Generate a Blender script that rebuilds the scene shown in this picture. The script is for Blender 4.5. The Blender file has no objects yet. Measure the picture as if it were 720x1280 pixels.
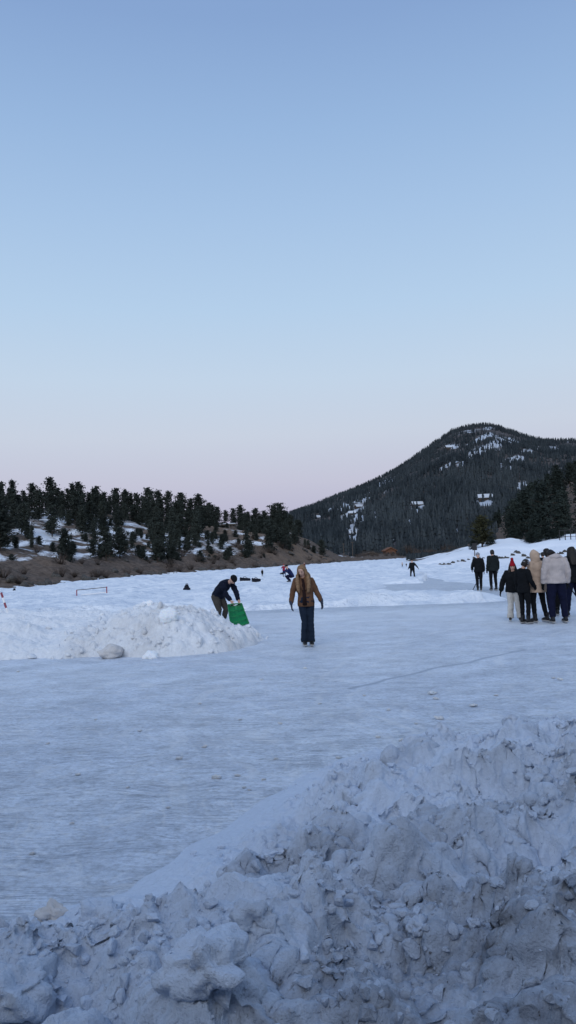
import bpy, bmesh, math, random
import numpy as np
from mathutils import Vector, Matrix

random.seed(7)
RNG = np.random.default_rng(11)
SC = bpy.context.scene
COL = SC.collection
R = math.radians

# ------------------------------------------------------------------ camera model
FPX = 970.0
EYE = np.array([0.0, 0.0, 1.75])
ROLL = R(2.0)
PITCH = math.atan(57 / FPX * math.cos(ROLL))
_f = np.array([0, math.cos(PITCH), math.sin(PITCH)])
_r0 = np.array([1.0, 0, 0]); _u0 = np.array([0, -math.sin(PITCH), math.cos(PITCH)])
_r = math.cos(ROLL) * _r0 - math.sin(ROLL) * _u0
_u = math.cos(ROLL) * _u0 + math.sin(ROLL) * _r0

def ray(u, v):
    return _f + (u - 360) / FPX * _r - (v - 640) / FPX * _u
def ground(u, v, z=0.0):                       # where the sight line meets height z
    d = ray(u, v); t = (z - EYE[2]) / d[2]
    return EYE + d * t
def at(u, v, Y):                               # point of the sight line at depth Y
    d = ray(u, v)
    return EYE + d * (Y / d[1])
def pix(P):
    P = np.asarray(P, float) - EYE
    c = P @ _f
    return 360 + FPX * (P @ _r) / c, 640 - FPX * (P @ _u) / c

# ------------------------------------------------------------------ numpy noise
_perm = np.random.default_rng(3).permutation(4096)
def _hash(i, j, k, s=0):
    return _perm[(_perm[(_perm[(i + s * 131) & 4095] + j) & 4095] + k) & 4095]
_gr = np.random.default_rng(5).normal(size=(4096, 3)); _gr /= np.linalg.norm(_gr, axis=1)[:, None]
_rv = np.random.default_rng(6).random((4096, 4))
def perlin(x, y, z=None, s=0):
    x = np.asarray(x, float); y = np.asarray(y, float)
    z = np.zeros_like(x) if z is None else np.asarray(z, float)
    i, j, k = np.floor(x).astype(int), np.floor(y).astype(int), np.floor(z).astype(int)
    a, b, c = x - i, y - j, z - k
    fa, fb, fc = [t * t * t * (t * (t * 6 - 15) + 10) for t in (a, b, c)]
    out = 0
    for di in (0, 1):
        for dj in (0, 1):
            for dk in (0, 1):
                g = _gr[_hash(i + di, j + dj, k + dk, s)]
                d = g[..., 0] * (a - di) + g[..., 1] * (b - dj) + g[..., 2] * (c - dk)
                out = out + d * (fa if di else 1 - fa) * (fb if dj else 1 - fb) * (fc if dk else 1 - fc)
    return out * 1.5
def fbm(x, y, z=None, o=4, s=0, gain=.5):
    t = 0; a = 1.0; f = 1.0
    for q in range(o):
        t = t + a * perlin(x * f, y * f, None if z is None else z * f, s + q); a *= gain; f *= 2.03
    return t
def ridged(x, y, o=4, s=0):
    t = 0; a = 1.0; f = 1.0
    for q in range(o):
        t = t + a * (1 - 2 * np.abs(perlin(x * f, y * f, None, s + q))); a *= .5; f *= 2.1
    return t
def clods(x, y, prob=.6, s=0, sharp=.5):       # rounded lumps in a jittered grid
    i, j = np.floor(x).astype(int), np.floor(y).astype(int)
    out = np.zeros_like(x)
    for di in (-1, 0, 1):
        for dj in (-1, 0, 1):
            h = _rv[_hash(i + di, j + dj, np.zeros_like(i) + 9, s)]
            cx, cy = i + di + h[..., 0], j + dj + h[..., 1]
            r = .3 + .5 * h[..., 2]
            d2 = ((x - cx) ** 2 + (y - cy) ** 2) / r ** 2
            b = np.where(h[..., 3] < prob, np.maximum(0, 1 - d2) ** sharp * r, 0)
            out = np.maximum(out, b)
    return out
def smooth(a, b, x):
    t = np.clip((np.asarray(x, float) - a) / (b - a), 0, 1)
    return t * t * (3 - 2 * t)

# ------------------------------------------------------------------ mesh helpers
def link(name, me, m=None, parent=None, sm=True):
    o = bpy.data.objects.new(name, me); COL.objects.link(o)
    if m is not None and me is not None and not me.materials: me.materials.append(m)
    if parent is not None: o.parent = parent
    if sm and me is not None and len(me.polygons):
        me.polygons.foreach_set('use_smooth', np.ones(len(me.polygons), bool))
    return o
def mesh_from(name, V, F):
    me = bpy.data.meshes.new(name)
    me.from_pydata([tuple(map(float, p)) for p in V], [], [tuple(map(int, q)) for q in F]); me.update()
    return me
def mesh_np(name, V, F):                       # F is an (n, k) array
    V = np.asarray(V, np.float32); F = np.asarray(F, np.int32); n, k = F.shape
    me = bpy.data.meshes.new(name)
    me.vertices.add(len(V)); me.vertices.foreach_set('co', V.ravel())
    me.loops.add(n * k); me.loops.foreach_set('vertex_index', F.ravel())
    me.polygons.add(n); me.polygons.foreach_set('loop_start', np.arange(0, n * k, k, dtype=np.int32))
    me.update(calc_edges=True); me.validate()
    return me
def grid_faces(nr, nc):
    a = np.arange(nr * nc).reshape(nr, nc)
    return np.stack([a[:-1, :-1], a[:-1, 1:], a[1:, 1:], a[1:, :-1]], -1).reshape(-1, 4)
def set_attr(me, name, val):
    at_ = me.attributes.new(name, 'FLOAT', 'POINT'); at_.data.foreach_set('value', np.asarray(val, np.float32).ravel())
def empty(name, loc, rz=0.0):
    o = bpy.data.objects.new(name, None); COL.objects.link(o)
    o.location = [float(t) for t in loc]; o.rotation_euler = (0, 0, rz); o.empty_display_size = .2
    return o
def tag(o, label=None, cat=None, group=None, kind=None):
    if label: o['label'] = label
    if cat: o['category'] = cat
    if group: o['group'] = group
    if kind: o['kind'] = kind
    return o

class MB:                                      # collects closed shapes into one mesh
    def __init__(s): s.V = []; s.F = []
    def add(s, V, F):
        n = len(s.V); s.V += [tuple(map(float, p)) for p in V]; s.F += [tuple(i + n for i in f) for f in F]; return s
    def box(s, c, d, rz=0.0):
        c = np.array(c, float); h = np.array(d, float) / 2; V = []
        for z in (-1, 1):
            for (x, y) in ((-1, -1), (1, -1), (1, 1), (-1, 1)):
                p = np.array([x, y, z]) * h
                V.append((c[0] + p[0] * math.cos(rz) - p[1] * math.sin(rz), c[1] + p[0] * math.sin(rz) + p[1] * math.cos(rz), c[2] + p[2]))
        return s.add(V, [(3, 2, 1, 0), (4, 5, 6, 7), (0, 1, 5, 4), (1, 2, 6, 5), (2, 3, 7, 6), (3, 0, 4, 7)])
    def loft(s, P, rad, side=(1, 0, 0), n=12, cap=True):
        P = [np.array(p, float) for p in P]; V = []; F = []; m = len(P)
        for i, p in enumerate(P):
            t = P[min(i + 1, m - 1)] - P[max(i - 1, 0)]; t = t / (np.linalg.norm(t) + 1e-9)
            sd = np.array(side, float); sd = sd - t * (sd @ t)
            if np.linalg.norm(sd) < 1e-3: sd = np.cross(t, (0, 1, .1))
            sd /= np.linalg.norm(sd); fr = np.cross(t, sd)
            a, b = rad[i] if isinstance(rad[i], (tuple, list)) else (rad[i], rad[i])
            for q in range(n):
                w = 2 * math.pi * q / n
                V.append(p + sd * a * math.cos(w) + fr * b * math.sin(w))
        for i in range(m - 1):
            for q in range(n):
                F.append((i * n + q, i * n + (q + 1) % n, (i + 1) * n + (q + 1) % n, (i + 1) * n + q))
        if cap:
            F.append(tuple(range(n))[::-1]); F.append(tuple((m - 1) * n + q for q in range(n)))
        return s.add(V, F)
    def ball(s, c, r, n=12, m=8):
        r = (r, r, r) if isinstance(r, (int, float)) else r
        V = [(c[0], c[1], c[2] - r[2])]; F = []
        for i in range(1, m):
            f = -math.pi / 2 + math.pi * i / m
            for q in range(n):
                w = 2 * math.pi * q / n
                V.append((c[0] + r[0] * math.cos(f) * math.cos(w), c[1] + r[1] * math.cos(f) * math.sin(w), c[2] + r[2] * math.sin(f)))
        V.append((c[0], c[1], c[2] + r[2])); L = len(V) - 1
        for q in range(n):
            F.append((0, 1 + (q + 1) % n, 1 + q)); F.append((L, L - n + q, L - n + (q + 1) % n))
        for i in range(m - 2):
            for q in range(n):
                a = 1 + i * n
                F.append((a + q, a + (q + 1) % n, a + n + (q + 1) % n, a + n + q))
        return s.add(V, F)
    def mesh(s, name): return mesh_from(name, s.V, s.F)
    def build(s, name, m, parent=None, sm=False): return link(name, s.mesh(name), m, parent, sm)

def remeshed(mb, name, voxel, smooth_it=4, wrinkle=0.0, wscale=9.0, seed=0):
    """union of the overlapping closed shapes as one continuous surface"""
    me = mb.mesh(name + '_src'); o = bpy.data.objects.new(name + '_src', me); COL.objects.link(o)
    md = o.modifiers.new('r', 'REMESH'); md.mode = 'VOXEL'; md.voxel_size = voxel
    if smooth_it:
        ms = o.modifiers.new('s', 'SMOOTH'); ms.factor = .5; ms.iterations = smooth_it
    dg = bpy.context.evaluated_depsgraph_get()
    out = bpy.data.meshes.new_from_object(o.evaluated_get(dg))
    bpy.data.objects.remove(o); bpy.data.meshes.remove(me)
    out.name = name
    if wrinkle and len(out.vertices):
        n = len(out.vertices)
        co = np.empty(n * 3, np.float32); out.vertices.foreach_get('co', co); co = co.reshape(-1, 3)
        no = np.empty(n * 3, np.float32); out.vertices.foreach_get('normal', no); no = no.reshape(-1, 3)
        w = ridged(co[:, 0] * wscale * .6 + co[:, 2] * 2, co[:, 2] * wscale + co[:, 1] * 3, 2, seed) * .5
        co = co + no * (w * wrinkle)[:, None]
        out.vertices.foreach_set('co', co.astype(np.float32).ravel()); out.update()
    return out

# ------------------------------------------------------------------ materials
def nodes(name):
    m = bpy.data.materials.new(name); m.use_nodes = True
    nt = m.node_tree; return m, nt, nt.nodes['Principled BSDF']
def N(nt, typ, **kw):
    n = nt.nodes.new(typ)
    for k, v in kw.items():
        if k in n.inputs: n.inputs[k].default_value = v
        else: setattr(n, k, v)
    return n
def mathn(nt, op, a, b=None, clamp=False):
    n = nt.nodes.new('ShaderNodeMath'); n.operation = op; n.use_clamp = clamp
    for i, q in enumerate((a, b)):
        if q is None: continue
        if isinstance(q, (int, float)): n.inputs[i].default_value = q
        else: nt.links.new(q, n.inputs[i])
    return n.outputs[0]
def ramp(nt, fac, stops, interp='LINEAR'):
    n = nt.nodes.new('ShaderNodeValToRGB'); n.color_ramp.interpolation = interp
    e = n.color_ramp.elements
    while len(e) < len(stops): e.new(.5)
    for q, (p, c) in zip(e, stops):
        q.position = p; q.color = (c, c, c, 1) if isinstance(c, (int, float)) else (*c, 1)
    nt.links.new(fac, n.inputs[0]); return n.outputs[0]
def mix(nt, fac, a, b, mode='MIX'):
    n = nt.nodes.new('ShaderNodeMix'); n.data_type = 'RGBA'; n.blend_type = mode
    for sock, q in ((n.inputs[0], fac), (n.inputs[6], a), (n.inputs[7], b)):
        if isinstance(q, (int, float)): sock.default_value = q
        elif isinstance(q, tuple): sock.default_value = (*q, 1)
        else: nt.links.new(q, sock)
    return n.outputs[2]
def coords(nt, kind='Object', scale=(1, 1, 1), rot=(0, 0, 0)):
    t = nt.nodes.new('ShaderNodeTexCoord'); mp = nt.nodes.new('ShaderNodeMapping')
    mp.inputs['Scale'].default_value = scale; mp.inputs['Rotation'].default_value = rot
    nt.links.new(t.outputs[kind], mp.inputs[0]); return mp.outputs[0]
def noise(nt, vec, scale, detail=4, rough=.55):
    n = nt.nodes.new('ShaderNodeTexNoise'); n.inputs['Scale'].default_value = scale
    n.inputs['Detail'].default_value = detail; n.inputs['Roughness'].default_value = rough
    nt.links.new(vec, n.inputs['Vector']); return n.outputs['Fac']
def bump(nt, bs, h, strength, dist, chain=None):
    n = nt.nodes.new('ShaderNodeBump'); n.inputs['Strength'].default_value = strength; n.inputs['Distance'].default_value = dist
    nt.links.new(h, n.inputs['Height'])
    if chain is not None: nt.links.new(chain, n.inputs['Normal'])
    nt.links.new(n.outputs[0], bs.inputs['Normal']); return n.outputs[0]

def plain(name, c, rough=.8, var=.25, scale=12, metal=0.0, bstr=.0, spec=.3):
    m, nt, bs = nodes(name)
    f = noise(nt, coords(nt), scale, 4)
    lo = tuple(x * (1 - var) for x in c); hi = tuple(min(1, x * (1 + var)) for x in c)
    nt.links.new(ramp(nt, f, [(.3, lo), (.7, hi)]), bs.inputs['Base Color'])
    bs.inputs['Roughness'].default_value = rough; bs.inputs['Metallic'].default_value = metal
    bs.inputs['Specular IOR Level'].default_value = spec
    if bstr: bump(nt, bs, f, bstr, .02)
    return m

def cloth(name, c, rough=.9, var=.18):
    m, nt, bs = nodes(name)
    co = coords(nt)
    f = noise(nt, co, 5, 5); g = noise(nt, co, 90, 2)
    lo = tuple(x * (1 - var) for x in c); hi = tuple(min(1, x * (1 + var)) for x in c)
    nt.links.new(ramp(nt, f, [(.3, lo), (.7, hi)]), bs.inputs['Base Color'])
    bs.inputs['Roughness'].default_value = rough; bs.inputs['Specular IOR Level'].default_value = .15
    b = bump(nt, bs, f, .4, .03); bump(nt, bs, g, .25, .004, b)
    return m

def snow_mat(name, clean, dirt, use_attr=True, bscale=1.0):
    m, nt, bs = nodes(name)
    co = coords(nt)
    n1 = noise(nt, co, 2.2 * bscale, 8, .65); n2 = noise(nt, co, 30 * bscale, 5, .6); n3 = noise(nt, co, 9 * bscale, 6, .7)
    if use_attr:
        a = nt.nodes.new('ShaderNodeAttribute'); a.attribute_name = 'dirt'
        d = mathn(nt, 'MULTIPLY', a.outputs['Fac'], ramp(nt, n3, [(.3, .35), (.7, 1.0)]), True)
    else:
        d = ramp(nt, n1, [(.45, 0.0), (.8, .5)])
    c = mix(nt, d, clean, dirt)
    c = mix(nt, 1.0, c, ramp(nt, n2, [(.3, .9), (.7, 1.0)]), 'MULTIPLY')
    if use_attr:                                # grit and bits of bark
        v = noise(nt, co, 55 * bscale, 3, .5)
        sp = mathn(nt, 'MULTIPLY', ramp(nt, v, [(.68, 0.0), (.74, 1.0)]), mathn(nt, 'MULTIPLY', d, 1.2, True))
        c = mix(nt, sp, c, (.07, .06, .05))
    nt.links.new(c, bs.inputs['Base Color'])
    bs.inputs['Roughness'].default_value = .75; bs.inputs['Specular IOR Level'].default_value = .25
    b = bump(nt, bs, n3, .6, .05 / bscale); b = bump(nt, bs, n2, .7, .018 / bscale, b); bump(nt, bs, noise(nt, co, 110 * bscale, 3, .6), .6, .006 / bscale, b)
    return m

def ice_mat():
    m, nt, bs = nodes('lake ice')
    t = nt.nodes.new('ShaderNodeTexCoord').outputs['Object']
    co = coords(nt)
    warp = nt.nodes.new('ShaderNodeTexNoise'); warp.inputs['Scale'].default_value = 1.2; nt.links.new(co, warp.inputs['Vector'])
    def dirco(rot, sx, sy, wv=.25):
        va = nt.nodes.new('ShaderNodeVectorMath'); va.operation = 'MULTIPLY_ADD'
        nt.links.new(warp.outputs['Color'], va.inputs[0]); va.inputs[1].default_value = (wv, wv, 0); nt.links.new(co, va.inputs[2])
        mp = nt.nodes.new('ShaderNodeMapping'); mp.inputs['Rotation'].default_value = (0, 0, R(rot)); mp.inputs['Scale'].default_value = (sx, sy, 1)
        nt.links.new(va.outputs[0], mp.inputs[0]); return mp.outputs[0]
    big = noise(nt, co, .22, 5, .6)
    med = noise(nt, dirco(12, 1.0, 1.15), 1.9, 7, .66)
    chop = noise(nt, dirco(-18, 1.3, 1.8), 3.6, 10, .74)
    dents = noise(nt, dirco(20, 1.2, 1.8), 14, 3, .55)
    c = mix(nt, ramp(nt, big, [(.3, 0.0), (.7, 1.0)]), (.60, .67, .79), (.79, .85, .92))
    c = mix(nt, ramp(nt, med, [(.36, .55), (.56, 0.0)]), c, (.46, .53, .64))
    c = mix(nt, ramp(nt, chop, [(.53, 0.0), (.66, .75)]), c, (.84, .87, .91))
    dim = noise(nt, dirco(24, .8, 1.1, .12), 7.5, 6, .66)
    c = mix(nt, 1.0, c, ramp(nt, dim, [(.34, .78), (.48, 1.0), (.66, 1.08)]), 'MULTIPLY')
    frost = noise(nt, dirco(40, 1.0, 1.2, .1), 20, 7, .72)
    c = mix(nt, 1.0, c, ramp(nt, frost, [(.38, .78), (.48, 1.0), (.58, 1.14)]), 'MULTIPLY')
    wisp = noise(nt, dirco(62, .9, .45, .6), 2.6, 9, .72)
    c = mix(nt, ramp(nt, wisp, [(.55, 0.0), (.66, .6)]), c, (.84, .87, .91))
    scr = None
    for i, (rot, sx, sy, sc_) in enumerate(((8, .25, 9, 3.0), (-24, .22, 8, 3.4), (38, .3, 9, 2.6), (72, .25, 8, 2.2), (-58, .25, 8, 2.4))):
        n = noise(nt, dirco(rot, sx, sy, .5), sc_, 2, .5)
        q = ramp(nt, n, [(.485, 0.0), (.5, 1.0), (.515, 0.0)])
        w = noise(nt, co, .9 + .23 * i, 3); q = mathn(nt, 'MULTIPLY', q, ramp(nt, w, [(.48, 0.0), (.6, 1.0)]))
        scr = q if scr is None else mathn(nt, 'MAXIMUM', scr, q)
    c = mix(nt, mathn(nt, 'MULTIPLY', scr, .75), c, (.36, .43, .55))
    arcs = None
    for (cx_, cy_, sc2, ph) in ((-9, 4, 2.6, 0.0), (14, 9, 2.1, .3), (3, 30, 1.7, .6), (-4, -9, 1.9, .2)):
        vs = nt.nodes.new('ShaderNodeVectorMath'); vs.operation = 'SUBTRACT'; vs.inputs[1].default_value = (cx_, cy_, 0)
        va2 = nt.nodes.new('ShaderNodeVectorMath'); va2.operation = 'MULTIPLY_ADD'; nt.links.new(warp.outputs['Color'], va2.inputs[0]); va2.inputs[1].default_value = (.5, .5, 0); nt.links.new(co, va2.inputs[2])
        nt.links.new(va2.outputs[0], vs.inputs[0])
        ln = nt.nodes.new('ShaderNodeVectorMath'); ln.operation = 'LENGTH'; nt.links.new(vs.outputs[0], ln.inputs[0])
        n1 = nt.nodes.new('ShaderNodeTexNoise'); n1.noise_dimensions = '1D'; n1.inputs['Scale'].default_value = sc2; n1.inputs['Detail'].default_value = 1
        nt.links.new(mathn(nt, 'ADD', ln.outputs['Value'], ph), n1.inputs['W'])
        q = ramp(nt, n1.outputs['Fac'], [(.482, 0.0), (.5, 1.0), (.518, 0.0)])
        q = mathn(nt, 'MULTIPLY', q, ramp(nt, noise(nt, co, .45 + .1 * sc2, 3), [(.47, 0.0), (.58, 1.0)]))
        arcs = q if arcs is None else mathn(nt, 'MAXIMUM', arcs, q)
    c = mix(nt, mathn(nt, 'MULTIPLY', arcs, .5), c, (.86, .89, .93))
    # long straight groove
    A = ground(452, 860); B = ground(668, 811); ang = math.atan2(B[1] - A[1], B[0] - A[0]); L = math.hypot(B[0] - A[0], B[1] - A[1])
    mp = nt.nodes.new('ShaderNodeMapping'); mp.vector_type = 'TEXTURE'
    mp.inputs['Location'].default_value = (A[0], A[1], 0); mp.inputs['Rotation'].default_value = (0, 0, ang)
    va = nt.nodes.new('ShaderNodeVectorMath'); va.operation = 'MULTIPLY_ADD'
    nt.links.new(warp.outputs['Color'], va.inputs[0]); va.inputs[1].default_value = (.25, .25, 0); nt.links.new(co, va.inputs[2])
    nt.links.new(va.outputs[0], mp.inputs[0])
    sp = nt.nodes.new('ShaderNodeSeparateXYZ'); nt.links.new(mp.outputs[0], sp.inputs[0])
    yy = mathn(nt, 'ABSOLUTE', mathn(nt, 'SUBTRACT', sp.outputs[1], .12))
    line = mathn(nt, 'SUBTRACT', 1.0, mathn(nt, 'MULTIPLY', yy, 1 / .07), True)
    ends = mathn(nt, 'MULTIPLY', mathn(nt, 'GREATER_THAN', sp.outputs[0], 0.0), mathn(nt, 'LESS_THAN', sp.outputs[0], L))
    line = mathn(nt, 'MULTIPLY', line, ends)
    c = mix(nt, mathn(nt, 'MULTIPLY', line, .85), c, (.2, .25, .34))
    # powder that thickens away from the viewer
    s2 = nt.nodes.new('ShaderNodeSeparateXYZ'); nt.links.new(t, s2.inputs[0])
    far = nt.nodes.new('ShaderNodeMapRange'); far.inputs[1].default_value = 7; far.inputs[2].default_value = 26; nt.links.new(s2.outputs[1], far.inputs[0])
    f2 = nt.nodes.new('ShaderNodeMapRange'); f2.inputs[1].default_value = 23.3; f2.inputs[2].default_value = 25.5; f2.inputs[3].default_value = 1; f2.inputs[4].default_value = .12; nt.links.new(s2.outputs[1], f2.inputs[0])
    f3 = nt.nodes.new('ShaderNodeMapRange'); f3.inputs[1].default_value = 4; f3.inputs[2].default_value = 13; f3.inputs[3].default_value = .90; f3.inputs[4].default_value = 1; nt.links.new(s2.outputs[1], f3.inputs[0])  # foreground shade also put into the ice colour
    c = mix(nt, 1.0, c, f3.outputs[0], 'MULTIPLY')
    f4 = nt.nodes.new('ShaderNodeMapRange'); f4.inputs[1].default_value = 23.3; f4.inputs[2].default_value = 25.5; f4.inputs[3].default_value = 1; f4.inputs[4].default_value = .76; nt.links.new(s2.outputs[1], f4.inputs[0])  # cleared ice, its colour darkened further for the shade along the snow edge
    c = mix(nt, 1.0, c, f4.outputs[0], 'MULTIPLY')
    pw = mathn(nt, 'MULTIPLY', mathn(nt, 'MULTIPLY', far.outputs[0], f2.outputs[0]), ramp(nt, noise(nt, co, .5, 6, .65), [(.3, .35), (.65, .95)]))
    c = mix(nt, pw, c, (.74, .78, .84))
    nt.links.new(c, bs.inputs['Base Color'])
    nt.links.new(ramp(nt, med, [(.35, .35), (.65, .65)]), bs.inputs['Roughness'])
    bs.inputs['Specular IOR Level'].default_value = .35
    b = bump(nt, bs, med, .7, .10); b = bump(nt, bs, dim, .8, .045, b)
    b = bump(nt, bs, chop, .7, .035, b)
    b = bump(nt, bs, dents, .5, .012, b)
    bump(nt, bs, mathn(nt, 'MULTIPLY', mathn(nt, 'MAXIMUM', scr, line), -1.0), .6, .02, b)
    return m

def ground_mix(name, base_a, base_b, snow, scale, lo, hi, attr=None):
    """earth with snow lying in patches"""
    m, nt, bs = nodes(name); co = coords(nt)
    n1 = noise(nt, co, scale, 6, .65); n2 = noise(nt, co, scale * 9, 4, .6); n3 = noise(nt, co, scale * 2.7, 5, .7)
    c = mix(nt, n3, base_a, base_b); c = mix(nt, 1.0, c, ramp(nt, n2, [(.3, .45), (.7, 1.3)]), 'MULTIPLY')
    ta = nt.nodes.new('ShaderNodeAttribute'); ta.attribute_name = 'tan'
    c = mix(nt, mathn(nt, 'MULTIPLY', ta.outputs['Fac'], ramp(nt, n3, [(.4, .3), (.6, 1.0)])), c, (.22, .155, .11))
    f = ramp(nt, n1, [(lo, 0.0), (hi, 1.0)])
    if attr:
        a = nt.nodes.new('ShaderNodeAttribute'); a.attribute_name = attr
        f = ramp(nt, mathn(nt, 'ADD', mathn(nt, 'MULTIPLY', n1, .7), mathn(nt, 'MULTIPLY', a.outputs['Fac'], .6)), [(lo, 0.0), (hi, 1.0)])
    c = mix(nt, f, c, snow)
    nt.links.new(c, bs.inputs['Base Color']); bs.inputs['Roughness'].default_value = .95
    bs.inputs['Specular IOR Level'].default_value = .1
    bump(nt, bs, n2, .8, .5 / scale / 9)
    return m

def foliage(name, dark, light):
    m, nt, bs = nodes(name)
    oi = nt.nodes.new('ShaderNodeObjectInfo'); g = noise(nt, coords(nt), 1.1, 3)
    f = mathn(nt, 'ADD', mathn(nt, 'MULTIPLY', oi.outputs['Random'], .5), mathn(nt, 'MULTIPLY', g, .6), True)
    nt.links.new(mix(nt, f, dark, light), bs.inputs['Base Color'])
    bs.inputs['Roughness'].default_value = .9; bs.inputs['Specular IOR Level'].default_value = .1
    return m

M = {}
M['pile'] = snow_mat('old ploughed snow', (.64, .71, .82), (.19, .205, .24))
M['pile2'] = snow_mat('scraped snow', (.85, .87, .90), (.52, .50, .49), True, .6)
def field_mat():
    m, nt, bs = nodes('trodden snow'); co = coords(nt)
    a = noise(nt, co, .35, 6, .65); b = noise(nt, co, 1.3, 6, .7); d = noise(nt, co, 4.0, 4, .6)
    c = mix(nt, ramp(nt, a, [(.40, .8), (.58, 0.0)]), (.86, .89, .93), (.66, .72, .80))
    c = mix(nt, ramp(nt, b, [(.36, .75), (.50, 0.0)]), c, (.54, .61, .72))
    nt.links.new(c, bs.inputs['Base Color']); bs.inputs['Roughness'].default_value = .8; bs.inputs['Specular IOR Level'].default_value = .2
    q = bump(nt, bs, a, .8, .5); q = bump(nt, bs, b, .9, .22, q); bump(nt, bs, d, .6, .05, q)
    return m
M['field'] = field_mat()
M['chunk'] = snow_mat('snow clod', (.92, .94, .96), (.88, .90, .93), False, 2.0)
for n_ in M['chunk'].node_tree.nodes:
    if n_.type == 'BSDF_PRINCIPLED':
        n_.inputs['Subsurface Weight'].default_value = .8; n_.inputs['Subsurface Radius'].default_value = (.6, .7, .8); n_.inputs['Subsurface Scale'].default_value = .08
M['dirtychunk'] = snow_mat('dirty snow boulder', (.66, .64, .63), (.30, .26, .23), False, 3.0)
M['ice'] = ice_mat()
M['hill'] = ground_mix('hillside earth and snow', (.095, .074, .062), (.155, .12, .098), (.72, .75, .80), .22, .44, .52, 'snow')
M['mount'] = ground_mix('mountain earth and snow', (.075, .07, .07), (.11, .10, .10), (.44, .48, .54), .03, .50, .58, 'snow')
M['shore'] = ground_mix('shore snow', (.08, .06, .05), (.11, .09, .07), (.78, .81, .86), .3, .34, .42, 'snow')
M['dark'] = plain('shade slope', (.05, .058, .07), .95, .7, .5)  # for the out-of-view slope added to block light from behind
M['earth'] = plain('bare earth', (.09, .075, .065), .95, .4, 1.5)
M['pine'] = foliage('pine needles', (.026, .033, .031), (.056, .067, .058))
M['rightpine'] = foliage('shaded pine needles', (.018, .026, .025), (.040, .052, .046))  # darker copy of the pine needles, shade put into the colour
M['olive'] = foliage('olive needles', (.030, .034, .018), (.055, .055, .030))
def far_mat():  # faint haze over the far forest put into its colour as a bluish lift
    m, nt, bs = nodes('far forest needles'); a = nt.nodes.new('ShaderNodeAttribute'); a.attribute_name = 'tint'
    nt.links.new(mix(nt, a.outputs['Fac'], (.020, .026, .031), (.048, .058, .064)), bs.inputs['Base Color'])
    bs.inputs['Roughness'].default_value = .95; bs.inputs['Specular IOR Level'].default_value = .05
    return m
M['farpine'] = far_mat()
M['bark'] = plain('pine bark', (.05, .038, .03), .95, .4, 20)
M['twig'] = plain('bare twigs', (.085, .065, .055), .95, .4, 6)
M['rock'] = plain('shore rock', (.07, .065, .06), .9, .5, 4, bstr=.5)
M['wood'] = plain('weathered wood', (.16, .075, .045), .85, .3, 5)
M['greywood'] = plain('grey wood', (.09, .075, .065), .9, .3, 5)
M['roofsnow'] = plain('roof snow', (.50, .53, .58), .8, .08, 2)
M['wall'] = plain('house wall', (.055, .045, .04), .9, .2, 1)
M['pane'] = plain('window glass', (.02, .025, .03), .15, .2, 3)
M['red'] = plain('red paint', (.24, .045, .07), .5, .15, 20)
M['white'] = plain('white paint', (.75, .75, .76), .5, .06, 20)
M['metal'] = plain('dark metal', (.03, .03, .033), .5, .2, 20, .6)
M['steel'] = plain('skate steel', (.45, .46, .48), .3, .1, 20, 1.0)
M['black'] = cloth('black cloth', (.006, .007, .009))
M['blackgreen'] = cloth('dark green black cloth', (.010, .014, .015))
M['navy'] = cloth('navy cloth', (.006, .008, .026))
M['navytop'] = cloth('dark navy fleece', (.007, .010, .022))
M['jeans'] = cloth('dark denim', (.012, .020, .036))
M['suede'] = cloth('brown suede', (.120, .062, .036))
M['knit'] = cloth('dark brown knit', (.02, .010, .009))
M['beige'] = cloth('beige wool', (.42, .31, .235))
M['pale'] = cloth('pale fleece', (.44, .385, .37))
M['whitecloth'] = cloth('off white trousers', (.55, .52, .48))
M['khaki'] = cloth('grey khaki', (.055, .05, .045))
M['redknit'] = cloth('red knit', (.27, .008, .018))
M['greyknit'] = cloth('grey knit', (.22, .23, .26))
M['glove'] = cloth('blue grey glove', (.04, .05, .075))
M['skin'] = plain('skin', (.55, .34, .26), .6, .1, 10)
M['blond'] = plain('long fair hair', (.21, .125, .065), .6, .35, 30)
M['brownhair'] = plain('dark hair', (.012, .009, .008), .6, .3, 30)
M['boot'] = plain('boot leather', (.012, .012, .014), .5, .2, 20)
M['sole'] = plain('pale sole', (.4, .38, .36), .6, .1, 20)
M['green'] = plain('green plastic', (.0, .165, .045), .35, .12, 6, spec=.5)
M['eye'] = plain('dark eye', (.01, .008, .008), .2, .1, 20)
M['lip'] = plain('lips', (.3, .1, .09), .5, .1, 20)
M['bag'] = cloth('dark bag nylon', (.008, .009, .016), .7)
def lampmat():
    m, nt, bs = nodes('lit lamp'); bs.inputs['Base Color'].default_value = (.9, .8, .6, 1)
    bs.inputs['Emission Color'].default_value = (1, .80, .52, 1); bs.inputs['Emission Strength'].default_value = 2.2
    return m
M['lamp'] = lampmat()

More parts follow.
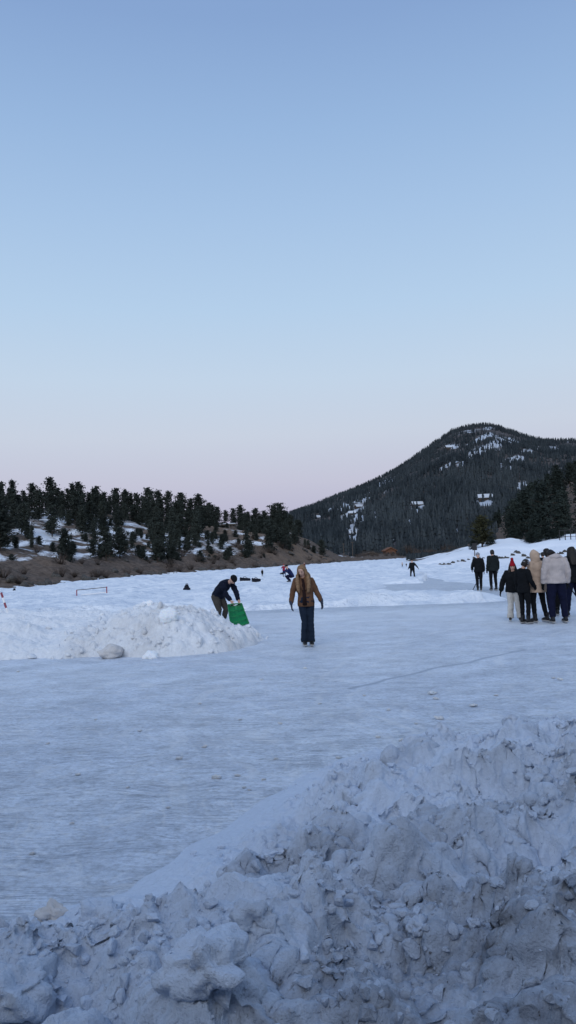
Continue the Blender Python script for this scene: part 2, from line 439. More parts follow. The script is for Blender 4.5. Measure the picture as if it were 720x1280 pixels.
# ------------------------------------------------------------------ world, sun, camera
SUN_EL, SUN_AZ = R(30), R(180 + 15)            # glow of the west, behind the camera
w = bpy.data.worlds.new('World'); SC.world = w; w.use_nodes = True
nt = w.node_tree; bg = nt.nodes['Background']
tc = nt.nodes.new('ShaderNodeTexCoord'); sx = nt.nodes.new('ShaderNodeSeparateXYZ')
nrm = nt.nodes.new('ShaderNodeVectorMath'); nrm.operation = 'NORMALIZE'
nt.links.new(tc.outputs['Generated'], nrm.inputs[0]); nt.links.new(nrm.outputs[0], sx.inputs[0])
el = mathn(nt, 'MULTIPLY', mathn(nt, 'ARCSINE', sx.outputs[2]), 2 / math.pi)      # 0 horizon, 1 zenith
def s2l(*c): return tuple(((q / 255) / 12.92 if q / 255 < .04045 else ((q / 255 + .055) / 1.055) ** 2.4) for q in c)
sky = ramp(nt, mathn(nt, 'ADD', el, 0.0, True), [
    (.000, s2l(164, 164, 194)), (.036, s2l(183, 182, 206)), (.062, s2l(193, 194, 213)), (.10, s2l(197, 206, 222)),
    (.145, s2l(191, 209, 229)), (.20, s2l(178, 204, 231)), (.27, s2l(163, 192, 226)), (.33, s2l(149, 180, 219)), (.40, s2l(133, 163, 207)), (.8, s2l(112, 144, 196))])
back = mathn(nt, 'MULTIPLY', sx.outputs[1], -1.0, True)                            # brighter after-glow to the west
sky = mix(nt, mathn(nt, 'MULTIPLY', back, .55), sky, (.80, .88, 1.0))
ns = nt.nodes.new('ShaderNodeTexSky'); ns.sky_type = 'NISHITA'; ns.sun_disc = False
ns.sun_elevation = R(3); ns.sun_rotation = SUN_AZ
nm = mix(nt, 1.0, ns.outputs[0], (.06, .06, .06), 'MULTIPLY')
sky = mix(nt, .02, sky, nm)
nt.links.new(sky, bg.inputs['Color']); bg.inputs['Strength'].default_value = 1.05
sl = bpy.data.lights.new('sun', 'SUN'); sl.energy = 1.55; sl.angle = R(45); sl.color = (.93, .96, 1.0)
so = bpy.data.objects.new('sun', sl); COL.objects.link(so)
sd = Vector((math.sin(SUN_AZ) * math.cos(SUN_EL), math.cos(SUN_AZ) * math.cos(SUN_EL), math.sin(SUN_EL)))
so.rotation_euler = sd.to_track_quat('Z', 'Y').to_euler(); so.location = (0, -20, 30)
cd = bpy.data.cameras.new('camera'); cd.sensor_fit = 'VERTICAL'; cd.sensor_height = 32; cd.lens = 32 * FPX / 1280
cd.clip_start = .05; cd.clip_end = 9000
co_ = bpy.data.objects.new('camera', cd); COL.objects.link(co_)
mw = Matrix(((_r[0], _u[0], -_f[0], EYE[0]), (_r[1], _u[1], -_f[1], EYE[1]), (_r[2], _u[2], -_f[2], EYE[2]), (0, 0, 0, 1)))
co_.matrix_world = mw; SC.camera = co_
SC.view_settings.view_transform = 'Standard'; SC.view_settings.look = 'None'; SC.view_settings.exposure = 0
SC.cycles.use_denoising = True; SC.cycles.max_bounces = 6
SC.render.film_transparent = False

# ------------------------------------------------------------------ ground, ice
def plane(name, x0, x1, y0, y1, z, m):
    o = link(name, mesh_from(name, [(x0, y0, z), (x1, y0, z), (x1, y1, z), (x0, y1, z)], [(0, 1, 2, 3)]), m)
    return tag(o, kind='structure')
plane('ground', -5000, 5000, -3000, 7000, -.6, M['earth'])
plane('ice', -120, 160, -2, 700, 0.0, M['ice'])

# unseen slope added behind the viewer to shade the foreground
hx = np.linspace(-70, 70, 60); hy = np.array([-2.2, -4, -5.5, -7, -9, -12, -18, -30, -60])
hz = np.array([-.2, 1.2, 3.8, 7, 9.5, 11.5, 13, 15, 16])
X, Y = np.meshgrid(hx, hy); Z = np.repeat(hz[:, None], 60, 1) * (1 + .12 * perlin(X * .15, Y * .2, None, 4))
tag(link('shade_hill', mesh_np('shade_hill', np.stack([X, Y, Z], -1).reshape(-1, 3), grid_faces(*X.shape)[:, ::-1]), M['dark']), kind='structure')

# ------------------------------------------------------------------ foreground snow pile
def polydist(x, y, P):
    """signed distance to an open polyline (positive to its right-hand side), and the along parameter"""
    best = np.full(x.shape, 1e9); sg = np.zeros(x.shape)
    for (ax, ay), (bx, by) in zip(P[:-1], P[1:]):
        dx, dy = bx - ax, by - ay; L2 = dx * dx + dy * dy
        t = np.clip(((x - ax) * dx + (y - ay) * dy) / L2, 0, 1)
        ex, ey = x - ax - t * dx, y - ay - t * dy; d = np.hypot(ex, ey)
        c = -(dx * ey - dy * ex)
        m_ = d < best - 1e-9
        sg = np.where(m_, np.sign(c), sg); best = np.where(m_, d, best)
    return best * sg
EDGE = [tuple(ground(u, v)[:2]) for u, v in ((-160, 1190), (0, 1155), (70, 1140), (150, 1118), (230, 1068), (310, 1018), (370, 975), (430, 948), (560, 938), (640, 930), (720, 905), (900, 850))]
def pile_height(x, y):
    wx = x + .10 * perlin(x * 2.3, y * 2.3, None, 21); wy = y + .10 * perlin(x * 2.3, y * 2.3, None, 22)
    d = polydist(wx, wy, EDGE)
    cap = (.44 + .10 * perlin(x * .9, y * .9, None, 23)) * (1 - .38 * smooth(-.35, -1.0, x))
    slope = .30 + .10 * smooth(.2, -1.5, x)
    h = cap * (1 - np.exp(-np.maximum(d, 0) * slope / cap * 1.1))
    inside = smooth(0, .5, d); deep = smooth(.10, .95, d)
    h = h + deep * (.15 * fbm(x * 1.5, y * 1.5, None, 3, 30))
    h = h + deep * .075 * (ridged(x * 1.9 + .4 * perlin(x * 3, y * 3, None, 8), y * 2.1, 3, 35) - .6)
    qx = x + .05 * perlin(x * 5, y * 5, None, 41) + .02 * perlin(x * 14, y * 14, None, 61); qy = y + .05 * perlin(x * 5, y * 5, None, 42) + .02 * perlin(x * 14, y * 14, None, 62)
    c1 = clods(qx * 2.9, qy * 2.9, .40, 43, 1.0) / 2.9
    c2 = clods(qx * 7, qy * 7, .5, 46, .9) / 7
    crumb = smooth(-.25, .35, perlin(x * 1.6, y * 1.6, None, 49))
    def billow(f, sd, ex=1.0): return np.abs(perlin(qx * f, qy * f, None, sd)) ** ex
    bl = .085 * billow(2.6, 50) + .062 * billow(5.5, 51) + (.046 * billow(11, 52) + .030 * billow(21, 53) + .017 * billow(38, 54)) * (.45 + .55 * crumb)
    rg = ridged(qx * 4.2, qy * 4.2, 3, 56)
    h = h + (deep * .46 + inside * .14) * c1 + deep * .30 * clods(qx * 1.7 + 3, qy * 1.7 + 5, .5, 63, 1.0) / 1.7 + (deep * .4 + .08 * inside) * c2 * (.3 + .7 * crumb)
    h = h + (inside * .55 + deep * .45) * (bl - .05) * 1.15 + deep * .005 * rg + inside * .012 * fbm(x * 26, y * 26, None, 3, 57) * (.3 + .7 * crumb)
    # a trodden hollow
    hu = ground(640, 1085, .5); h = h - .20 * np.exp(-(((x - hu[0]) / .16) ** 2 + ((y - hu[1]) / .20) ** 2)) + .14 * np.exp(-(((x - .45) / .30) ** 2 + ((y - 3.1) / .35) ** 2)) + .10 * np.exp(-(((x + .75) / .2) ** 2 + ((y - 2.35) / .25) ** 2))
    h = h - .05 * smooth(.0, -.25, d)
    h = np.where(h > 0, h * (1 - .22 * smooth(-.15, -.95, x)), h) * smooth(.6, 1.5, y)
    return h, d, deep, crumb
nx, ny = 620, 700
gx = np.linspace(-2.3, 3.9, nx); gy = np.linspace(.55, 9.2, ny) ; gy = .55 + (gy - .55) * (.55 + .45 * (gy - .55) / 8.65)
X, Y = np.meshgrid(gx, gy)
Z, D, DEEP, CR = pile_height(X, Y)
# push lumps sideways a little so that they overhang
gyx, gxx = np.gradient(Z, gy, gx)
amt = .035 * DEEP * fbm(X * 4, Y * 4, None, 3, 60)
X2 = X - gxx * amt; Y2 = Y - gyx * amt
DIRT = smooth(.15, .95, D + .3 * perlin(X * 2.2, Y * 2.2, None, 64)) * np.clip(.08 + .9 * fbm(X * .9, Y * .9, None, 5, 70) + .26 * CR, 0, 1)
DIRT = np.clip(DIRT + .42 * smooth(4.2, 2.0, Y), 0, 1)  # darkens further towards the viewer
PV_ = np.stack([X2, Y2, Z], -1).reshape(-1, 3); PF_ = grid_faces(ny, nx)
PF_ = np.concatenate([PF_[:, [0, 1, 2]], PF_[:, [0, 2, 3]]])
def crumbs(n, seed, GX, GY, GZ, wgt_map, dirt_map, r0, r1, ex):
    rc = np.random.default_rng(seed); ny_, nx_ = GX.shape
    bm = bmesh.new(); bmesh.ops.create_icosphere(bm, subdivisions=2, radius=1)
    IV = np.array([v.co[:] for v in bm.verts]); IF = np.array([[v.index for v in f.verts] for f in bm.faces]); bm.free()
    iy = rc.integers(5, ny_ - 5, n * 8); ix = rc.integers(5, nx_ - 5, n * 8)
    sel = np.flatnonzero(rc.random(n * 8) < wgt_map[iy, ix])[:n]; iy, ix = iy[sel], ix[sel]; n = len(sel)
    r = r0 + r1 * rc.random(n) ** ex
    vv = np.repeat(IV[None], n, 0)
    for k in range(8):
        nr = rc.normal(size=(n, 3)); nr /= np.linalg.norm(nr, axis=1)[:, None]; off = .30 + .4 * rc.random(n)
        pr = np.einsum('nvk,nk->nv', vv, nr) - off[:, None]
        vv = vv - np.maximum(pr, 0)[:, :, None] * nr[:, None, :] * .95
    vv = vv * (r[:, None] * (.8 + .7 * rc.random((n, 3))))[:, None, :]
    vv = vv + np.stack([GX[iy, ix], GY[iy, ix], GZ[iy, ix] + r * .2], -1)[:, None, :]
    return vv.reshape(-1, 3), (IF[None] + (np.arange(n) * len(IV))[:, None, None]).reshape(-1, 3), np.repeat(np.clip(dirt_map[iy, ix] * (.4 + .8 * rc.random(n)), 0, 1), len(IV))
CV, CF, CD = crumbs(8500, 5, X2, Y2, Z, (.03 + .97 * CR ** 1.5) * (.06 + .94 * DEEP) * (D > .03) * (Y > 1.8) * (Y < 7.2), DIRT, .004, .026, 3.6)
pile = link('snow_pile', mesh_np('snow_pile', np.concatenate([PV_, CV]), np.concatenate([PF_, CF + len(PV_)])), M['pile'])
set_attr(pile.data, 'dirt', np.concatenate([DIRT.ravel(), CD]))
pile.data.polygons.foreach_set('use_smooth', np.arange(len(pile.data.polygons)) < len(PF_))
tag(pile, 'long heap of dirty grey ploughed snow across the foreground', 'snow pile')

def lump(name, r, seed, m, flat=.75, sub=4, rough=.35, parent=None, cut=.8):
    bm = bmesh.new(); bmesh.ops.create_icosphere(bm, subdivisions=sub, radius=1)
    V = np.array([v.co[:] for v in bm.verts])
    q = .5 + rough * fbm(V[:, 0] * 1.1 + seed * 3.1, V[:, 1] * 1.1, V[:, 2] * 1.1, 4, seed % 50)
    # faceted: push towards a random box so it reads as a broken block
    rs = np.random.default_rng(seed)
    for k in range(5):
        nrm_ = rs.normal(size=3); nrm_ /= np.linalg.norm(nrm_); off = .62 + .2 * rs.random()
        pr = V @ nrm_; V = V - np.maximum(pr - off, 0)[:, None] * nrm_ * cut
    V = V * (2 * q)[:, None] * np.array([r, r * .85, r * flat])
    for v, c in zip(bm.verts, V): v.co = c
    me = bpy.data.meshes.new(name); bm.to_mesh(me); bm.free()
    return link(name, me, m, parent)

def pile_z(x, y):
    return float(pile_height(np.array([x]), np.array([y]))[0][0])
for u, v, r, lab in ((66, 1140, .062, 'brownish snow clod standing at the left rim of the dirty heap'),
                     (126, 1146, .085, 'smooth pale snow block on the left rim of the dirty heap'),
                     (525, 1192, .045, 'small upright snow clod in the middle of the dirty foreground heap'),
                     (673, 962, .075, 'pointed grey snow clod at the right end of the dirty heap'),
                     (318, 1165, .075, 'round greyish snow lump in the middle of the dirty heap'),
                     (258, 1225, .11, 'large pale snow lump at the lower left of the dirty heap'),
                     (20, 1250, .13, 'big snow block in the bottom left corner of the dirty heap'),
                     (425, 1010, .085, 'pale snow lump near the crest of the dirty heap')):
    P = ground(u, v + 8, .35)
    for _ in range(12):
        P = ground(u, v + 8, pile_z(P[0], P[1]))
    o = lump('snow_chunk', r, int(u * 7 + v) % 997, M['dirtychunk'] if 'brown' in lab else M['pile'])
    if 'brown' not in lab: o.rotation_euler = (0, 0, 0); set_attr(o.data, 'dirt', np.full(len(o.data.vertices), .12 if 'pale' in lab else .35))
    o.location = (P[0], P[1], pile_z(P[0], P[1]) + r * .35); o.rotation_euler = (0, 0, u)
    tag(o, lab, 'snow chunk')

# loose bits of snow on the ice
spots = [(224, 949, 7), (272, 973, 11), (297, 970, 6), (97, 969, 6), (540, 868, 10), (545, 874, 6), (591, 883, 8), (549, 899, 9), (256, 934, 6),
         (175, 914, 5), (381, 836, 5), (504, 926, 8), (473, 922, 6), (327, 850, 4), (22, 840, 4), (424, 948, 6), (330, 975, 5), (345, 949, 5),
         (40, 1068, 6), (305, 985, 5), (312, 988, 4), (583, 930, 7), (610, 946, 6), (486, 888, 5), (520, 905, 4), (700, 850, 6), (692, 848, 4), (120, 900, 4), (60, 930, 4), (210, 1010, 5), (160, 985, 4), (400, 880, 4), (455, 870, 4), (620, 870, 5), (640, 900, 6), (560, 920, 6), (500, 945, 8), (90, 1030, 5), (250, 880, 4), (300, 900, 4), (350, 905, 5)]
src = [lump('snow_chunk', 1.0, 300 + k, M['chunk'], .36, 3, .4) for k in range(3)]
for k, (u, v, wpx) in enumerate(spots):
    P = ground(u, v); r = wpx * P[1] / FPX * .62
    o = src[k] if k < 3 else src[k % 3].copy()
    if k >= 3: COL.objects.link(o)
    o.location = (P[0], P[1], r * .3); o.scale = (r, r, r); o.rotation_euler = (0, 0, k * 1.7)
    tag(o, 'small white crumb of snow lying loose on the grey ice', 'snow chunk', 'snow crumbs scattered on the ice')

# ------------------------------------------------------------------ middle snow pile with bank
def pile2_height(x, y):
    h = np.zeros_like(x)
    c = at(208, 800, 16.0)
    k = at(300, 800, 17.2)
    wx = x + .25 * perlin(x * .8, y * .8, None, 81); wy = y + .2 * perlin(x * .8, y * .8, None, 82)
    dm = np.sqrt(((wx - c[0] - .05) / 1.78) ** 2 + ((wy - c[1]) / 1.55) ** 2)
    h1 = .77 * np.clip(1 - dm ** 2.9, 0, 1) ** 1.1
    dk = np.sqrt(((wx - k[0] + .15) / .75) ** 2 + ((wy - k[1] + .2) / 1.2) ** 2)
    h3 = .20 * np.clip(1 - dk ** 1.6, 0, 1)
    front = 14.75 + .35 * perlin(x * .5, x * 0 + 2, None, 83) + .30 * perlin(x * 1.7, x * 0 + 5, None, 87) + .12 * perlin(x * 4.5, x * 0 + 5, None, 89) 
    t = np.clip((wy - front) / 1.3, 0, 1); b = np.clip((25.0 - wy) / 3.0, 0, 1)
    lf = smooth(c[0] + .8, c[0] - .8, x)
    h2 = lf * t ** .8 * b * (.53 + .26 * perlin(x * .55, y * .55, None, 84) + .12 * perlin(x * 1.3, y * 1.3, None, 86) - .02 * (wy - 16).clip(0, 9))
    h = np.maximum(np.maximum(h1, h3), h2)
    m_ = smooth(0, .12, h)
    rough = smooth(c[0] - 1.9, c[0] - 1.2, x) * .34 + .38
    h = h + m_ * rough * (.10 * fbm(x * 1.4, y * 1.4, None, 4, 85) + .50 * clods(x * 3.2 + .3 * perlin(x * 5, y * 5), y * 3.2 + .3 * perlin(x * 5, y * 5, None, 3), .55, 88) / 3.2
                          + .7 * clods(x * 7.5 + .3 * perlin(x * 12, y * 12), y * 7.5, .55, 90) / 7.5 + .05 * fbm(x * 9, y * 9, None, 3, 92))
    h = np.where(m_ > 0, h, 0) - .06 * (1 - m_)
    return h
xs = np.linspace(-11.5, .6, 560); ys = 14 + (np.linspace(0, 1, 330) ** 1.35) * 11.6
X, Y = np.meshgrid(xs, ys); Z = pile2_height(X, Y)
cpt = at(208, 800, 16.0)
d2 = np.clip(.38 + .9 * fbm(X * .8, Y * .8, None, 4, 95), 0, 1) * smooth(cpt[0] - 2.2, cpt[0] - 1.0, X) * smooth(17.6, 15.0, Y)
w2 = np.where(Z > .02, .10 + .90 * smooth(cpt[0] - 2.2, cpt[0] - 1.2, X), .0); w2 = np.where((Z < .02) & (Z > -.055), .8, w2) * (Y < 18.5)
C2V, C2F, C2D = crumbs(800, 8, X, Y, np.maximum(Z, 0), w2, d2, .012, .075, 4.5)
PF_ = grid_faces(len(ys), len(xs)); PF_ = np.concatenate([PF_[:, [0, 1, 2]], PF_[:, [0, 2, 3]]])
p2 = link('snow_pile', mesh_np('snow_pile', np.concatenate([np.stack([X, Y, Z], -1).reshape(-1, 3), C2V]), np.concatenate([PF_, C2F + X.size])), M['pile2'])
set_attr(p2.data, 'dirt', np.concatenate([d2.ravel(), C2D]))
tag(p2, 'rough white heap of scraped snow with a low bank beside the green sled', 'snow pile')
P = ground(138, 823)
o = lump('snow_chunk', .225, 35, M['dirtychunk'], .60, 4, .16, None, .6); o.location = (P[0], P[1] + .05, .11); o.rotation_euler = (0, 0, .3); o.scale = (1.05, .9, 1)
tag(o, 'dirty brownish snow boulder lying at the foot of the white heap', 'snow chunk')
for u, v, r, lab in ((187, 771, .15, 'upright white snow block left of the top of the white heap'), (189, 812, .15, 'white snow block at the front foot of the white heap'),
                     (210, 806, .18, 'large greyish snow block low on the front of the white heap')):
    P = ground(u, v + 4, .1 if v > 790 else .55)
    o = lump('snow_chunk', r, u + 3, M['chunk'], .9, 4, .18, None, .9); o.location = (P[0], P[1], float(pile2_height(np.array([P[0]]), np.array([P[1]]))[0]) + r * .3)
    tag(o, lab, 'snow chunk')

# ------------------------------------------------------------------ snow covered lake beyond
def field_height(x, y):
    wx = x + 1.0 * perlin(x * .25, y * .25, None, 101); wy = y + .8 * perlin(x * .35, y * .35, None, 102)
    e = 27.0 + 30 * smooth(6.0, 9.5, wx)                       # front edge swings back on the right
    base = smooth(e - .05, e + .14, wy)
    hump = .42 * np.clip(1 - np.sqrt(((wx - 4.2) / 3.6) ** 2 + ((wy - 29.2) / 2.7) ** 2), 0, 1) ** .6
    rink = smooth(31.0, 32.0, wy) * smooth(46, 44.5, wy) * smooth(2.8, 4.0, wx - (wy - 31) * .12)      # a second cleared sheet
    h = base * (.15 + .12 * np.exp(-(wy - e).clip(0, 99) / 1.6) + .16 * fbm(x * .28, y * .28, None, 3, 104) + .09 * fbm(x * .9, y * .9, None, 3, 107) + .10 * smooth(45, 120, y))
    h = h + base * .14 * clods(x * 1.1, y * .8, .5, 109)
    right = smooth(34, 41, wy - .25 * (wx - 9) + 1.2 * perlin(x * .3, y * .3, None, 112)) * smooth(9.0, 11.0, wx)
    h = h * (1 - rink) - .06 * rink
    h = np.maximum(h, np.where(hump > 0, hump * (1 + .5 * fbm(x * .8, y * .8, None, 3, 105)), -.1))
    h = np.where(right > .02, np.maximum(h, right * (.12 + .05 * fbm(x * .5, y * .5, None, 3, 106))), h)
    h = h - .05 * (1 - smooth(0, .05, h))
    return h
uu = np.linspace(-200, 920, 420); tt = 24.5 * (1.0092 ** np.arange(330))
U, T = np.meshgrid(uu, tt); X = (U - 360) / FPX * T; Y = T
Z = field_height(X, Y)
tag(link('snow_field', mesh_np('snow_field', np.stack([X, Y, Z], -1).reshape(-1, 3), grid_faces(*X.shape)), M['field']), kind='structure')

# ------------------------------------------------------------------ hillside on the left
shore_px = [(-120, 749), (-60, 743), (0, 737), (50, 732.5), (100, 728), (150, 723.5), (200, 719), (250, 715.5), (300, 712), (350, 709), (400, 705.5), (440, 702.5), (480, 700), (520, 697.5)]
SH = np.array([ground(u, v, .18)[:2] for u, v in shore_px])
SH[0] = SH[1] + (SH[1] - SH[2]) * 3
cum = np.concatenate([[0], np.cumsum(np.hypot(*(SH[1:] - SH[:-1]).T))])
def shore_at(s):
    x = np.interp(s, cum, SH[:, 0]); y = np.interp(s, cum, SH[:, 1])
    e = 6.0
    tx = np.interp(s + e, cum, SH[:, 0]) - np.interp(s - e, cum, SH[:, 0]); ty = np.interp(s + e, cum, SH[:, 1]) - np.interp(s - e, cum, SH[:, 1])
    l = np.hypot(tx, ty) + 1e-9
    return x, y, -ty / l, tx / l
S_END = float(np.interp(425, [p[0] for p in shore_px], cum))
def hill_z(s, d):
    x, y, nx_, ny_ = shore_at(s); px, py = x + nx_ * d, y + ny_ * d
    pu = 360 + FPX * px / np.maximum(py, 5.0)
    gc = np.interp(pu, [-200, -60, 0, 60, 120, 200, 250, 300, 350, 385, 405, 425, 445], [636, 638, 636, 636, 640, 645, 651, 657, 662, 670, 681, 694, 699])
    zc = 1.75 + (697 - (pu - 360) * math.tan(ROLL) - gc) / FPX * py
    fall = np.clip((zc - 1.0) / 9, 0.05, 1)
    bank = 2.5 * smooth(0, 8, d) * (.85 + .3 * perlin(px * .12, py * .12, None, 121)) * (.35 + .65 * fall)
    rough = .5 * fbm(px * .5, py * .5, None, 3, 122) * smooth(0, 3, d) * (1 - .5 * smooth(10, 20, d)) + .9 * fbm(px * .09, py * .09, None, 2, 124) * smooth(8, 20, d) * smooth(48, 38, d)
    g = np.clip((d - 6) / 40, 0, 1); g = g * (1.25 - .25 * g)
    g = np.minimum(g, 1)
    z = bank + (zc - bank) * g + rough
    z = np.where(d > 46, np.minimum(z, zc - (d - 46) * .04), z)
    outc = 3.2 * np.exp(-((s - S_END + 16) / 17) ** 2) * smooth(1, 9, d) * smooth(40, 16, d)
    return px, py, -.3 + .45 * smooth(0, 1, d) + z + outc - 8 * smooth(110, 170, d)
ss = np.linspace(0, cum[-1], 260); dd = np.concatenate([np.linspace(-2, 12, 30), np.linspace(12.8, 60, 50), np.linspace(64, 170, 20)])
S, Dm = np.meshgrid(ss, dd); X, Y, Z = hill_z(S, Dm)
hill = link('left_hillside', mesh_np('left_hillside', np.stack([X, Y, Z], -1).reshape(-1, 3), grid_faces(*X.shape)), M['hill'])
set_attr(hill.data, 'snow', .215 * smooth(5, 11, Dm + 3 * perlin(X * .2, Y * .2, None, 5)) * (1 - .8 * smooth(S_END - 40, S_END - 10, S)) - .35 * smooth(9, 5, Dm))
set_attr(hill.data, 'tan', np.exp(-((S - S_END + 8) / 20) ** 2) * smooth(1, 4, Dm) * .9 + .25 * smooth(0, .4, perlin(X * .1, Y * .1, None, 9)))
tag(hill, kind='structure')

# ------------------------------------------------------------------ trees
def leafy(bm_V, bm_F, P, size, rs, tilt=.6):
    """one clump of needles: three small crossed blades"""
    for _ in range(3):
        a = rs.normal(size=3); a[2] *= tilt; a /= np.linalg.norm(a) + 1e-9
        b = np.cross(a, rs.normal(size=3)); b /= np.linalg.norm(b) + 1e-9
        s = size * (.6 + .8 * rs.random())
        n = len(bm_V)
        bm_V += [P - a * s - b * s * .45, P + a * s * .2 - b * s * .55, P + a * s + b * s * .15, P - a * s * .1 + b * s * .6]
        bm_F.append((n, n + 1, n + 2, n + 3))
def pine_meshes(seed, kind):
    """unit-height tree: kind 0 spire, 1 rounded pine, 2 flat topped pine"""
    rs = np.random.default_rng(seed); V = []; F = []
    tmb = MB(); bend = rs.normal(size=2) * .02
    tr = [(bend[0] * t * t, bend[1] * t * t, t) for t in (0, .25, .5, .75, .97)]
    tmb.loft([(0, 0, -.03)] + tr[1:], [.022, .017, .013, .008, .002], n=6)
    wid = (.20, .25, .24)[kind]
    nb = 60 if kind == 0 else 54
    for k in range(nb):
        f = k / (nb - 1)
        lo = (.06, .14, .22)[kind]
        h = lo + (1 - lo) * f ** .9
        if kind == 0: r = wid * (1 - f) ** .8 + .015
        elif kind == 1: r = wid * (math.sin(math.pi * min(1, .28 + .70 * f)) ** .7) + .02
        else: r = wid * (.5 + .6 * f) * (1 if f < .8 else 1.35 - .55 * f) 
        r *= .6 + .6 * rs.random(); az = rs.random() * 6.283
        root = np.array([bend[0] * h * h, bend[1] * h * h, h - r * .15])
        tip = root + np.array([math.cos(az) * r, math.sin(az) * r, r * (.05 + .3 * rs.random() - (.25 if kind == 0 else 0))])
        tmb.loft([root, tip], [.006, .002], n=4)
        nclump = 13 if kind == 0 else 15
        for q in range(nclump):
            t = .25 + .8 * rs.random()
            P = root + (tip - root) * t + rs.normal(size=3) * np.array([.022, .022, .016]) * (1 + t)
            leafy(V, F, P, .019 + .012 * rs.random(), rs)
    for q in range(420):
        h = (.12, .22, .34)[kind] + (.84, .72, .60)[kind] * rs.random()
        f = (h - .1) / .9
        r = wid * .55 * ((1 - f) ** .8 if kind == 0 else math.sin(math.pi * min(1, .28 + .68 * f)) ** .7) * rs.random() ** .5; az = rs.random() * 6.283
        leafy(V, F, np.array([math.cos(az) * r, math.sin(az) * r, h]), .020 + .010 * rs.random(), rs)
    for q in range(14):
        leafy(V, F, np.array([bend[0], bend[1], .93 + .06 * rs.random()]) + rs.normal(size=3) * .012, .022, rs)
    return tmb.mesh('trunk'), mesh_from('crown', V, F)
PROTO = [pine_meshes(40 + k, (0, 1, 1, 2, 0, 1, 2, 1)[k]) for k in range(8)]
for t_, c_ in PROTO:
    t_.materials.append(M['bark']); c_.materials.append(M['pine'])
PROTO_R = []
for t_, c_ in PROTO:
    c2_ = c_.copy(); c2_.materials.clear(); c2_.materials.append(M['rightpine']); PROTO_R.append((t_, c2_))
def tree(P, height, k, rz, label, group=None, protos=PROTO, wide=1.0, name='pine_tree'):
    r_ = empty(name, (P[0], P[1], P[2] - .1), rz); tag(r_, label, 'tree', group)
    t_, c_ = protos[k]
    for nm, me in (('trunk', t_), ('crown', c_)):
        o = bpy.data.objects.new(nm, me); COL.objects.link(o); o.parent = r_; o.scale = (height * wide, height * wide, height)
    return r_
crest = [(2, 603, 1), (16, 601, 0), (41, 605, 1), (62, 598, 1), (74, 612, 2), (86, 611, 0), (101, 614, 2), (111, 616, 1), (118, 612, 4), (131, 616, 1), (145, 611, 2), (158, 615, 5),
         (170, 617, 1), (187, 611, 2), (198, 614, 7), (211, 615, 1), (226, 617, 2), (238, 624, 5), (249, 619, 1), (262, 629, 2), (272, 634, 5), (282, 639, 1), (292, 636, 2), (301, 632, 1), (311, 640, 5),
         (320, 636, 2), (331, 639, 1), (343, 632, 3), (351, 630, 6), (362, 639, 5), (374, 644, 1), (386, 650, 2)]
SU = np.array([p[0] for p in shore_px], float)
def hill_point(u, d):
    """point on the hillside seen at column u, d metres up from the shore"""
    best = None
    for s in np.linspace(0, cum[-1], 500):
        x, y, z = hill_z(np.array(s), np.array(float(d)))
        pu = pix((float(x), float(y), float(z)))[0]
        if float(y) > 20 and (best is None or abs(pu - u) < best[0]): best = (abs(pu - u), float(x), float(y), float(z))
    return np.array(best[1:])
for i, (u, vt, k) in enumerate(crest):
    P = hill_point(u, 40 + (i * 7 % 9)); vb = pix(P)[1]
    H_ = max(4.0, (vb - vt) * P[1] / FPX * 1.03)
    lab = 'dark pine on the skyline crest of the left hillside'
    if u == 62: lab = 'tallest round-topped pine on the left skyline'
    if u == 343: lab = 'left one of two flat-topped pines at the right end of the left hillside crest'
    if u == 351: lab = 'right one of two flat-topped pines at the right end of the left hillside crest'
    if u == 16: lab = 'pointed pine near the left edge of the picture on the skyline'
    tree(P, H_, k, i * 1.3, lab, 'pines on the crest of the left hillside' if lab.startswith('dark') else None, wide=1.12)
cnt = 0; rs = random.Random(4); placed = []
for k in range(36):
    u = -10 + k * 11.2 + rs.uniform(-4, 4)
    if abs(u - 287) < 9: u += 14
    P = hill_point(u, rs.uniform(34, 44)); vb = pix(P)[1]
    vt = np.interp(u, [c[0] for c in crest], [c[1] for c in crest]) + rs.uniform(6, 18)
    tree(P, max(2.5, (vb - vt) * P[1] / FPX), rs.choice([0, 1, 2, 4, 5, 7]), k * 2.1, 'dark pine close behind others along the crest of the left hillside', 'second row of pines along the left crest', wide=1.25)
cabin_P = hill_point(287, 30)
while cnt < 156:
    s = rs.uniform(20, S_END + 14) if rs.random() < .48 else rs.uniform(S_END - 100, S_END + 8); d = 5.5 + 42 * rs.random() ** 1.15
    x, y, z = [float(q) for q in hill_z(np.array(s), np.array(d))]
    if y < 20: continue
    u, v = pix((x, y, z))
    if not -40 < u < 430: continue
    dens = float(perlin(np.array(x * .12), np.array(y * .12), None, 131)) + .25 * smooth(30, 48, d)
    if rs.random() > .6 + 1.2 * dens: continue
    if abs(u - 288) < 13 and d < 31: continue
    gap = 1.7
    if any((x - a) ** 2 + (y - b) ** 2 < gap * gap for a, b in placed): continue
    placed.append((x, y))
    tree((x, y, z), (2.2 + 2.9 * rs.random() ** 1.5) * (1 + .25 * smooth(110, 200, y)), rs.choice([0, 4, 1, 5, 0, 4, 7, 2]), rs.random() * 6.28, 'dark pine on the snow-patched slope of the left hillside', 'pines on the slope of the left hillside', wide=rs.uniform(.95, 1.3))
    cnt += 1

